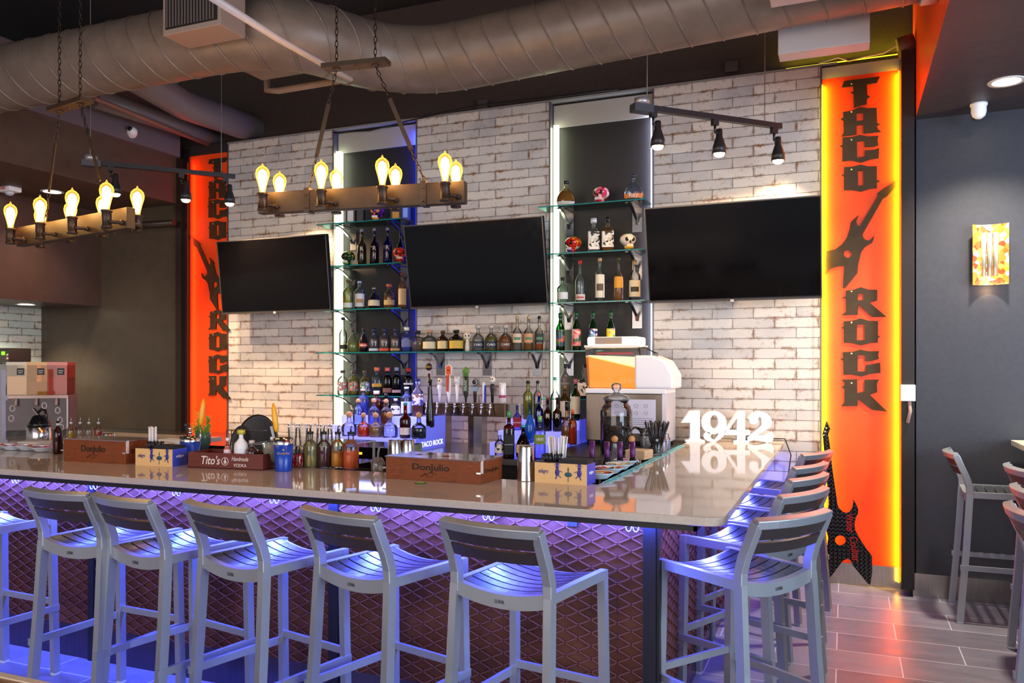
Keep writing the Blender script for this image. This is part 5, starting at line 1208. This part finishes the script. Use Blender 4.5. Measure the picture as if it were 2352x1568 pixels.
# pour bottles
for x,w_,l,lv,ds in ((713,32,'#e4dc96',.56,'pale green syrup'),(744,32,'#6a1028',.47,'dark purple syrup'),(776,32,'#ffb428',.37,'yellow orange juice'),(806,37,'#ff7a28',.42,'bright orange juice')):
    yb=1076 if x<790 else 1080; P=at(x,yb-3)
    bottle(x,yb,980,w_,'pourer','glass pour bottle of %s on the bar top'%ds,glass='#eef0ee',liq=l,lev=lv,cap=None,pour='#1c1c20',P=P,name='pour_bottle',group='pour bottles right of the blue cup',seg=18)
P=at(684,1074); t=empty('cherry_jar',P,0,'short glass jar of red cherries between the blue cup and the pour bottles','jar')
B().lathe([(.036,0),(.038,.004),(.038,.07),(.034,.078)],16,cap=False).done('jar_glass',GLASS('#f0e8e8',gl=1),t)
for i in range(14): B().ball((.02*math.cos(i*2.4)*(1 if i%3 else .2),.02*math.sin(i*2.4),.014+.004*i),.012,8).done('cherry',M('#b01810',.25),t)
P=at(868,1084); t=empty('ice_scoop_glass',P,0,'clear plastic scoop standing on end left of the garnish crate','scoop')
B().lathe([(.03,0),(.036,.02),(.037,.05),(.02,.075)],16,cap=False).done('scoop_bowl',GLASS('#ece4de',gl=1,body=.1),t); B().sweep([(0,0,.06),(.002,0,.10),(.008,0,.125),(.03,0,.13)],.014,.004,side=(0,1,0)).done('scoop_handle',GLASS('#ece4de',gl=1,body=.2),t)
P=at(966,1110); t=empty('lime_slice',P,0,'thin lime slice lying on the bar top in front of the garnish crate','lime'); B().lathe([(.026,0),(.026,.004)],18).done('peel',M('#2a5a18',.5),t); B().lathe([(.0005,.0045),(.022,.0045)],18,cap=False).done('flesh',M('#b8c850',.4),t)
SHK=brushed('shaker_steel',(.80,.78,.76),.15,(1,1,80))
def shaker(P,H,r,label,name='cocktail_shaker',z=None):
    o=B().lathe([(r*1.0,0),(r*1.0,.003),(r*.78,H*.97),(r*.74,H)],22).done(name,SHK,loc=P); return tag(o,label,'shaker')
P=at(1208,1103); shaker(P,.165,.045,'tall inverted steel cocktail shaker between the garnish crate and the right caddy')
for x,Y,h_,ds in ((907,4.45,.15,'left one of two'),(937,4.5,.15,'right one of two')):
    p=onY(x,1040,Y); shaker((p.x,Y,.93),h_,.052,'inverted steel shaker, %s behind the garnish crate'%ds)
P=at(249,1036); shaker(P,.115,.048,'short inverted steel shaker tin behind the left stained crate')
# left end things
bottle(133,1044,962,21,'squat','deep red syrup pour bottle left of the left stained crate',glass='#a02428',liq='#8a1018',lev=.7,cap=None,pour='#c8c8cc',P=at(133,1042),name='pour_bottle')
for x,l,ds in ((163,'#c8b020','yellow syrup'),(184,'#d8d0c8','clear syrup, left of the pair'),(204,'#d8d4d0','clear syrup, right of the pair'),(226,'#d04838','red syrup')):
    bottle(x,1030,961,18,'squat','pour bottle of %s behind the left stained crate'%ds,glass='#eeeae4',liq=l,lev=.55,cap=None,pour='#c8c8cc',P=at(x,1028),name='pour_bottle',group='pour bottles behind the left crate')
PLC=[('#d84030','#e8a040','#2a3a90','#f0e8d8'),('#e05030','#f0e8e0','#c83050','#3a4a2a'),('#e0c040','#f0ece4','#2a3a8a','#e0b040'),('#c02060','#e060a0','#302080','#f0d0e0')]
def plate_d(P,r,label,cols,grp):
    t=empty('salsa_plate',P,0,label,'plate',grp)
    B().lathe([(r*.55,0),(r*.6,.006),(r*.95,.026),(r,.030),(r*.93,.029),(r*.55,.012),(.0005,.011)],24).done('plate_body',M('#cfdcea',.2),t)
    B().lathe([(r*.985,.0305),(r*.60,.0165)],24,cap=False).done('painted_rim',candy('plate_paint',cols,40),t)
for i,(x,y) in enumerate(((1375,1098),(1400,1086),(1422,1077),(1438,1068))):
    plate_d(at(x,y)+Vector((0,0,.001+.004*0)),.083-.004*i,'painted plate, %s of the row beside the right caddy'%['nearest','second','third','farthest'][i],PLC[i],'painted plates on the right')
for i,(x,y) in enumerate(((0,1032),(32,1035),(66,1036),(100,1039))):
    plate_d(at(x,y-2)+Vector((0,0,.001+i*.001)),.085,'painted plate, %s of the row at the left end of the bar top'%['leftmost','second from left','third from left','rightmost'][i],PLC[(i*2+1)%4],'painted plates on the left')
def stack(P,rz,w_,d_,h,label,mat):
    t=empty('napkin_stack',P,rz,label,'napkins'); n=int(h/.004)
    b=B()
    for i in range(n): j=random.uniform(-.002,.002); b.box(-w_/2+j,w_/2+j,-d_/2-j,d_/2-j,i*.004,i*.004+.0032)
    b.done('napkins',mat,t); t.children[0]['kind']='stuff'
NP=M('#d8b48e',.8)
stack(at(1468,1052),R(80),.13,.12,.055,'stack of brown paper napkins on the right arm of the bar',NP)
stack(at(80,1022),R(10),.15,.14,.028,'low stack of cream napkins on the bar top at left',PAPER)
# air pot
P=at(90,1018); t=empty('air_pot',P,0,'steel coffee air pot with black pump top at the left end of the bar','air pot')
B().lathe([(.078,0),(.08,.005),(.08,.115),(.075,.12)],22).done('steel_body',SHK,t); B().lathe([(.076,.12),(.07,.14),(.045,.19),(.03,.2),(.001,.202)],20).done('black_top',M('#101216',.2),t)
B().tube([(.05,0,.14),(.075,0,.19),(.06,0,.235),(.02,0,.24),(-.02,0,.21)],.010,8).done('handle',M('#101216',.3),t); B().bar((0,0,.20),(-.055,0,.245),.02,.006).done('pump_lever',CHROME,t); B().tube([(-.06,-.01,.15),(-.09,-.02,.13)],.009,8).done('spout',M('#101216',.3),t)
# juice dispenser with three bowls
P=onY(97,1004,4.62); t=empty('juice_dispenser',(P.x+.0,4.62,CT),R(38),'three bowl juice dispenser with cream, yellow and red drinks at the left','drink dispenser')
B().box(-.25,.25,-.18,.18,.04,.30).done('dispenser_body',M('#4a3a3c',.35),t); B().box(-.26,.26,-.24,.18,.0,.04).done('drip_tray',BLACK,t)
B().box(.245,.258,-.185,.18,.04,.31).done('side_trim',M('#8a8a90',.3,.6),t); B().box(-.26,.26,-.2,.18,.30,.325).done('deck',M('#9a8078',.3,.4),t)
b=B()
for x,z in ((-.20,.22),(-.21,.14),(.17,.2),(.19,.12),(.06,.24),(-.05,.08),(.2,.06)): b.tube([(x+.02*math.cos(a),-.1815,z+.024*math.sin(a)) for a in [2*PI*i/12 for i in range(12)]],.004,4,closed=True)
b.done('fruit_drawing',M('#d8ccc8',.5),t)
for i,(c,cc,lv,nm) in enumerate((('#e8c48a','#f4e0c0',.62,'cream'),('#4a2408','#ffb848',.42,'yellow'),('#6a1008','#ff7860',.55,'red'))):
    x=-.165+.165*i
    B().box(x-.078,x+.078,-.17,.15,.33,.33+.24*lv).done('drink',M(c,.3),t)
    B().box(x-.082,x+.082,-.175,.155,.327,.57).done('clear_bowl',GLASS(cc,gl=.6,body=.25),t); B().box(x-.086,x+.086,-.18,.16,.57,.595).done('bowl_lid',GLASS(cc,gl=.8,body=.6),t)
    B().box(x+.0,x+.06,-.1775,-.1755,.49,.545).done('name_tag',M('#15130f',.5),t); B().tube([(x,-.2,.30),(x,-.215,.24)],.014,8).done('tap',M('#a88a80',.4),t)
    b=B().box(x+.01,x+.05,-.1785,-.1777,.522,.526).box(x+.012,x+.045,-.1785,-.1777,.506,.510); b.done('tag_writing',M('#e8e0d0',.5),t)
t.scale=(.86,.8,.97)
t=empty('shelf_post',(-6.0,3.98,0),0,'grey metal rack upright at the very left edge','rack'); p=onY(5,900,3.98); t.location=(p.x,3.98,CT)
B().box(-.016,.016,-.016,.016,0,.52).box(-.1,.03,-.018,.018,.30,.33).box(-.1,.03,-.018,.018,.0,.02).done('rack_frame',GREY,t)
p=onX(20,815,-7.9); t=empty('coffee_controller',(p.x,p.y,p.z),0,'small black control panel with green display on the left','control panel'); B().box(-.09,.06,-.04,.2,-.07,.07).done('panel_case',M('#1c100c',.3),t); B().box(-.05,.0,-.043,-.04,.0,.035).done('green_display',EM('#60f020',2.2),t); B().cyl((.035,-.045,.0),(.035,-.04,.0),.012).cyl((.035,-.045,-.035),(.035,-.04,-.035),.012).done('buttons',M('#e8b090',.4),t)
stand=B().box(-.22,.22,-.2,.25,0,1.34).done('brewer_stand',M('#2a2220',.4),loc=(p.x+.06,p.y+.05,0)); tag(stand,'dark brewer cabinet under the small control panel at the far left','cabinet')
# small things behind the left crates
p=at(279,1030); t=empty('jigger_set',p,0,'cluster of small steel jiggers behind the left stained crate','jiggers')
for i in range(4): B().lathe([(.012,0),(.007,.015),(.014,.035)],12,cap=False).done('jigger',CHROME,t,loc=(-.03+.02*i,0,0))
p=at(375,1022); o=B().lathe([(.05,0),(.056,.004),(.05,.012),(.044,.02),(.001,.022)],20).done('folded_cloth',M('#e8c8b0',.8),loc=p); tag(o,'folded cream cloth behind the left bar caddy','cloth')
for i,(x,ds) in enumerate(((200,'left'),(405,'right'))):
    p=at(x,1018); o=B().box(-.12,.12,-.06,.06,0,.012).box(-.115,.115,-.055,.055,.012,.03).done('paper_pad',PAPER,loc=p); tag(o,'stack of white paper pads at the far side of the bar top, %s one'%ds,'paper')
# black trays in a rack, terracotta cups and glasses behind the counter on an under-bar shelf
t=empty('underbar_shelf',(-2.9,4.1,0),0,'steel under-bar work shelf behind the front bar top','work shelf')
B().box(-1.5,.93,-.35,.35,.78,.82).done('steel_top',STEEL,t); B().box(-1.5,.93,-.3,.3,.0,.78).done('steel_cabinet',STEEL,t)
p=onY(572,985,4.3); t=empty('tray_rack',(p.x,4.3,.82),R(-10),'wire rack of round black serving trays in front of the left tile panel','serving trays')
for i,(dx,r_) in enumerate(((-.075,.14),(-.04,.15),(.03,.215))):
    o=B().lathe([(r_*.001,0),(r_,0),(r_,.006),(r_*.93,.004),(r_*.001,.004)],28).done('tray',M('#1a1618',.35),t,loc=(dx,.02*i,.19+.0*i)); o.rotation_euler=(PI/2-.1,0,R(20)); o.scale=(.75 if i==2 else .6,1,1)
b=B()
for x in (-.15,-.1,-.03,.02,.09): b.tube([(x,-.06,0),(x,-.06,.30),(x,.08,.30),(x,.08,0)],.003,6)
b.done('wire_rack',CHROME,t)
t2=None
for i,x in enumerate((600,618,)):
    p=onY(x,980,4.45); o=B().lathe([(.03,0),(.036,.005),(.044,.085),(.046,.09),(.04,.09)],18).done('clay_cup',M('#a85a34',.6),loc=(p.x,4.45,1.06)); tag(o,'terracotta cup, %s of the pair behind the blue cup'%('left','right')[i],'cup','terracotta cups')
o=B().box(-.16,.16,-.1,.1,0,.05).box(-.02,.02,-.02,.02,-.19,0).done('cup_riser',STEEL,loc=(onY(609,980,4.45).x,4.47,1.01)); tag(o,'small steel riser under the terracotta cups','riser')
GG=GLASS('#fbf9f6','#dcd8d4',gl=1,body=.08)
def tumbler(): return B().lathe([(.020,0),(.022,.003),(.026,.05),(.028,.10)],14,cap=False)
g0=None; k=0
cols_=['front','back']
for tier,tz_ in (('upper',1.085),('lower',.965)):
    for row,Y in enumerate((3.98,4.20)):
        for c in range(5):
            p=onY(672+c*24.5,1040,Y)
            if g0 is None: g0=tumbler().done('drinking_glass',GG); g=g0
            else: g=g0.copy(); COL.objects.link(g)
            g.location=(p.x,Y,tz_); tag(g,'clear tumbler behind the pour bottles, %s tier, %s row, %s from left'%(tier,cols_[row],('first','second','third','fourth','fifth','sixth','seventh','eighth')[c]),'glass','tumblers behind the pour bottles')
b=B()
for z in (0,.12): b.box(-.30,.30,-.26,.20,z,z+.006)
for x in (-.29,.29):
    for y in (-.25,.19): b.box(x-.006,x+.006,y-.006,y+.006,-.137,.126)
o=b.done('glass_rack',GLASS('#e8e6e4',gl=1,body=.3),loc=(onY(720,1040,4.12).x,4.15,.957)); tag(o,'clear two tier rack under the tumblers behind the pour bottles','rack')
# black terminals under the lit display
p=onY(835,1022,4.8); t=empty('black_terminal',(p.x,4.95,.82),0,'low black equipment with amber lights left of the steel shakers','equipment')
B().box(-.24,.27,-.2,.2,0,.17).done('terminal_body',M('#0e0c10',.15),t); B().box(-.1,.02,-.205,-.2,.12,.135).done('amber_lights',EM('#ff9a20',2),t)
B().box(-.25,.28,-.22,-.2,-.0,.03).done('steel_lip',STEEL,t)
o=B().box(-.26,.29,-.2,.2,0,.80).done('equipment_stand',STEEL,loc=(p.x,4.95,0.01)); tag(o,'steel stand below the low black equipment','stand')
# right arm: jars, glasses, shakers, wine bottles
for i,(x,y) in enumerate(((1360,1012),(1394,1014),(1424,1014),(1453,1014))):
    p=onY(x,1040,4.2+.06*i); 
    bottle(x,0,0,0,'wine','',P=p) if 0 else None
    P=Vector((p.x,4.2+.06*i,.83)); d=dep(P); H=HC-(y-CY)*d/F-.83
    t=empty('wine_bottle',P,0,'wine bottle with purple foil neck, %s of four inside the bar corner'%['first from left','second from left','third from left','fourth from left'][i],'wine bottle','purple foil wine bottles')
    rr=.036; hh=H
    B().lathe([(rr,0),(rr,hh*.45),(rr*.8,hh*.55),(.014,hh*.72),(.013,hh*.73)],16).done('bottle_glass',GLASS('#c8c870' if i==0 else '#5a2a14',gl=.9),t)
    if i: B().lathe([(rr*.9,.004),(rr*.9,hh*.45),(rr*.6,hh*.58)],14).done('wine',LIQ('#6a2408',.7),t)
    B().lathe([(.0145,hh*.72),(.0155,hh*.73),(.0155,hh),(.012,hh)],14).done('foil_cap',M('#5a2060',.35,.3),t)
o=B().box(-1.95,-1.06,3.75,4.8,.78,.82).box(-1.9,-1.1,3.8,4.75,.0,.78).done('corner_work_shelf',STEEL); tag(o,'steel work shelf inside the bar corner below the wine bottles','work shelf')
for i,x in enumerate((1402,1410)):
    pass
p=at(1382,1062)
for i,(x,Y,h_) in enumerate(((1384,4.45,.20),(1410,4.40,.17),(1436,4.5,.20),(1458,4.55,.19))):
    q=onY(x,1020,Y); o=B().lathe([(.020,0),(.024,.003),(.030,h_*.5),(.037,h_),(.035,h_),(.028,h_*.5),(.02,.01)],16,cap=False).done('pint_glass',GLASS('#f4f0f4',gl=1,body=.08),loc=(q.x,Y,.82)); tag(o,'tall clear glass inside the bar corner, %s from left'%['first','second','third','fourth'][i],'glass','tall glasses inside the bar corner')
for i,(x,Y) in enumerate(((1412,4.75),(1451,4.78))):
    q=onY(x,1000,Y); H=.2
    t=empty('corked_decanter',(q.x,Y,.82),0,'clear decanter with round cork ball stopper, %s of the pair before the bean jar'%('left','right')[i],'decanter','cork ball decanters')
    B().lathe([(.04,0),(.045,.01),(.045,.18),(.02,.22),(.018,.26)],16,cap=False).done('decanter_glass',GLASS('#f0eef0',gl=1,body=.08),t); B().ball((0,0,.285),.021,14).done('cork_ball',CORK,t)
for i,x in enumerate((1432,1443,1453)):
    q=at(1468+ i*0,1050) if 0 else onZ(x,1052-6*i,.98); o=B().lathe([(.016,0),(.017,.003),(.017,.07),(.012,.08),(.012,.095)],12).done('grey_flask',M('#5a5e66',.35),loc=(q.x-.02,q.y,.83)); 
    tag(o,'slim grey capped flask, %s of three behind the brown napkins'%('left','middle','right')[i],'flask','grey flasks')
def mason(x,y,desc,fill=None,r=.032,H=.105):
    P=at(x,y); t=empty('mason_jar',P,0,desc,'jar')
    B().lathe([(r*.95,0),(r,.004),(r,H*.7),(r*.8,H*.82),(r*.78,H)],16,cap=False).done('jar_glass',GLASS('#e8e8ee',gl=1,body=.06),t)
    if fill: B().lathe([(r*.9,.004),(r*.9,H*.6),(.001,H*.62)],14).done('jar_fill',M(fill,.6),t)
    B().lathe([(r*.82,H*.86),(r*.82,H)],14,cap=False).done('jar_band',CHROME,t); return P
P=mason(1508,1047,'mason jar full of black cocktail straws on the right arm of the bar')
straws(P+Vector((0,0,.01)),46,.018,.20,BS,'fan of black cocktail straws in the mason jar near the drink machine',.13)
mason(1521,1040,'mason jar of pale sugar packets right of the straw jar','#c8a8b0')
mason(1529,1033,'mason jar of blue packets behind the sugar packet jar','#a0a8c8')
t=empty('rim_glass',at(1484,1046),0,'wide clear goblet beside the brown napkins on the right arm','glass'); B().lathe([(.03,0),(.006,.005),(.006,.04),(.035,.06),(.042,.10),(.040,.12)],18,cap=False).done('goblet_glass',GLASS('#eeeef0',gl=1,body=.08),t)
o=B().box(-1.045,-1.01,3.66,5.6,CT,CT+.003).done('bar_mat',noisy('aqua_mat',[(.4,'#2a7a88'),(.55,'#8ad0d8')],60,.7,0,.1)); tag(o,'narrow aqua patterned bar mat along the inner edge of the right bar arm','bar mat')
q=onY(1475,985,5.2); 
for i,x in enumerate((1442,1478,1500)):
    q=onY(x,985,5.15); t=empty('margarita_glass',(q.x,5.15,.98),0,'wide rimmed stemmed glass, %s of three beside the bean jar'%('left','middle','right')[i],'glass','wide rimmed glasses')
    B().lathe([(.035,0),(.005,.006),(.005,.11),(.02,.13),(.03,.15),(.055,.165),(.06,.175)],18,cap=False).done('stem_glass',GLASS('#f0ecf4',gl=1,body=.12),t)

# near corner of a dining table at the lower left
t=empty('dining_table',(-2.15,1.0,0),0,'corner of a brown table with pale rim at the lower left picture corner','table')
B().box(-.85,.85,-.40,.40,.735,.758).done('table_top',wood('brown_table','#6a3f24','#8a5a38',.3,(1.5,10,1)),t)
B().box(-.87,.87,.40,.42,.73,.762).box(-.87,.87,-.42,-.40,.73,.762).box(-.87,-.85,-.40,.40,.73,.762).box(.85,.87,-.40,.40,.73,.762).done('table_rim',M('#cdb8a2',.4),t)
B().cyl((0,0,.02),(0,0,.735),.04).cyl((0,0,0),(0,0,.02),.26,seg=24).done('table_pedestal',BLACK,t)
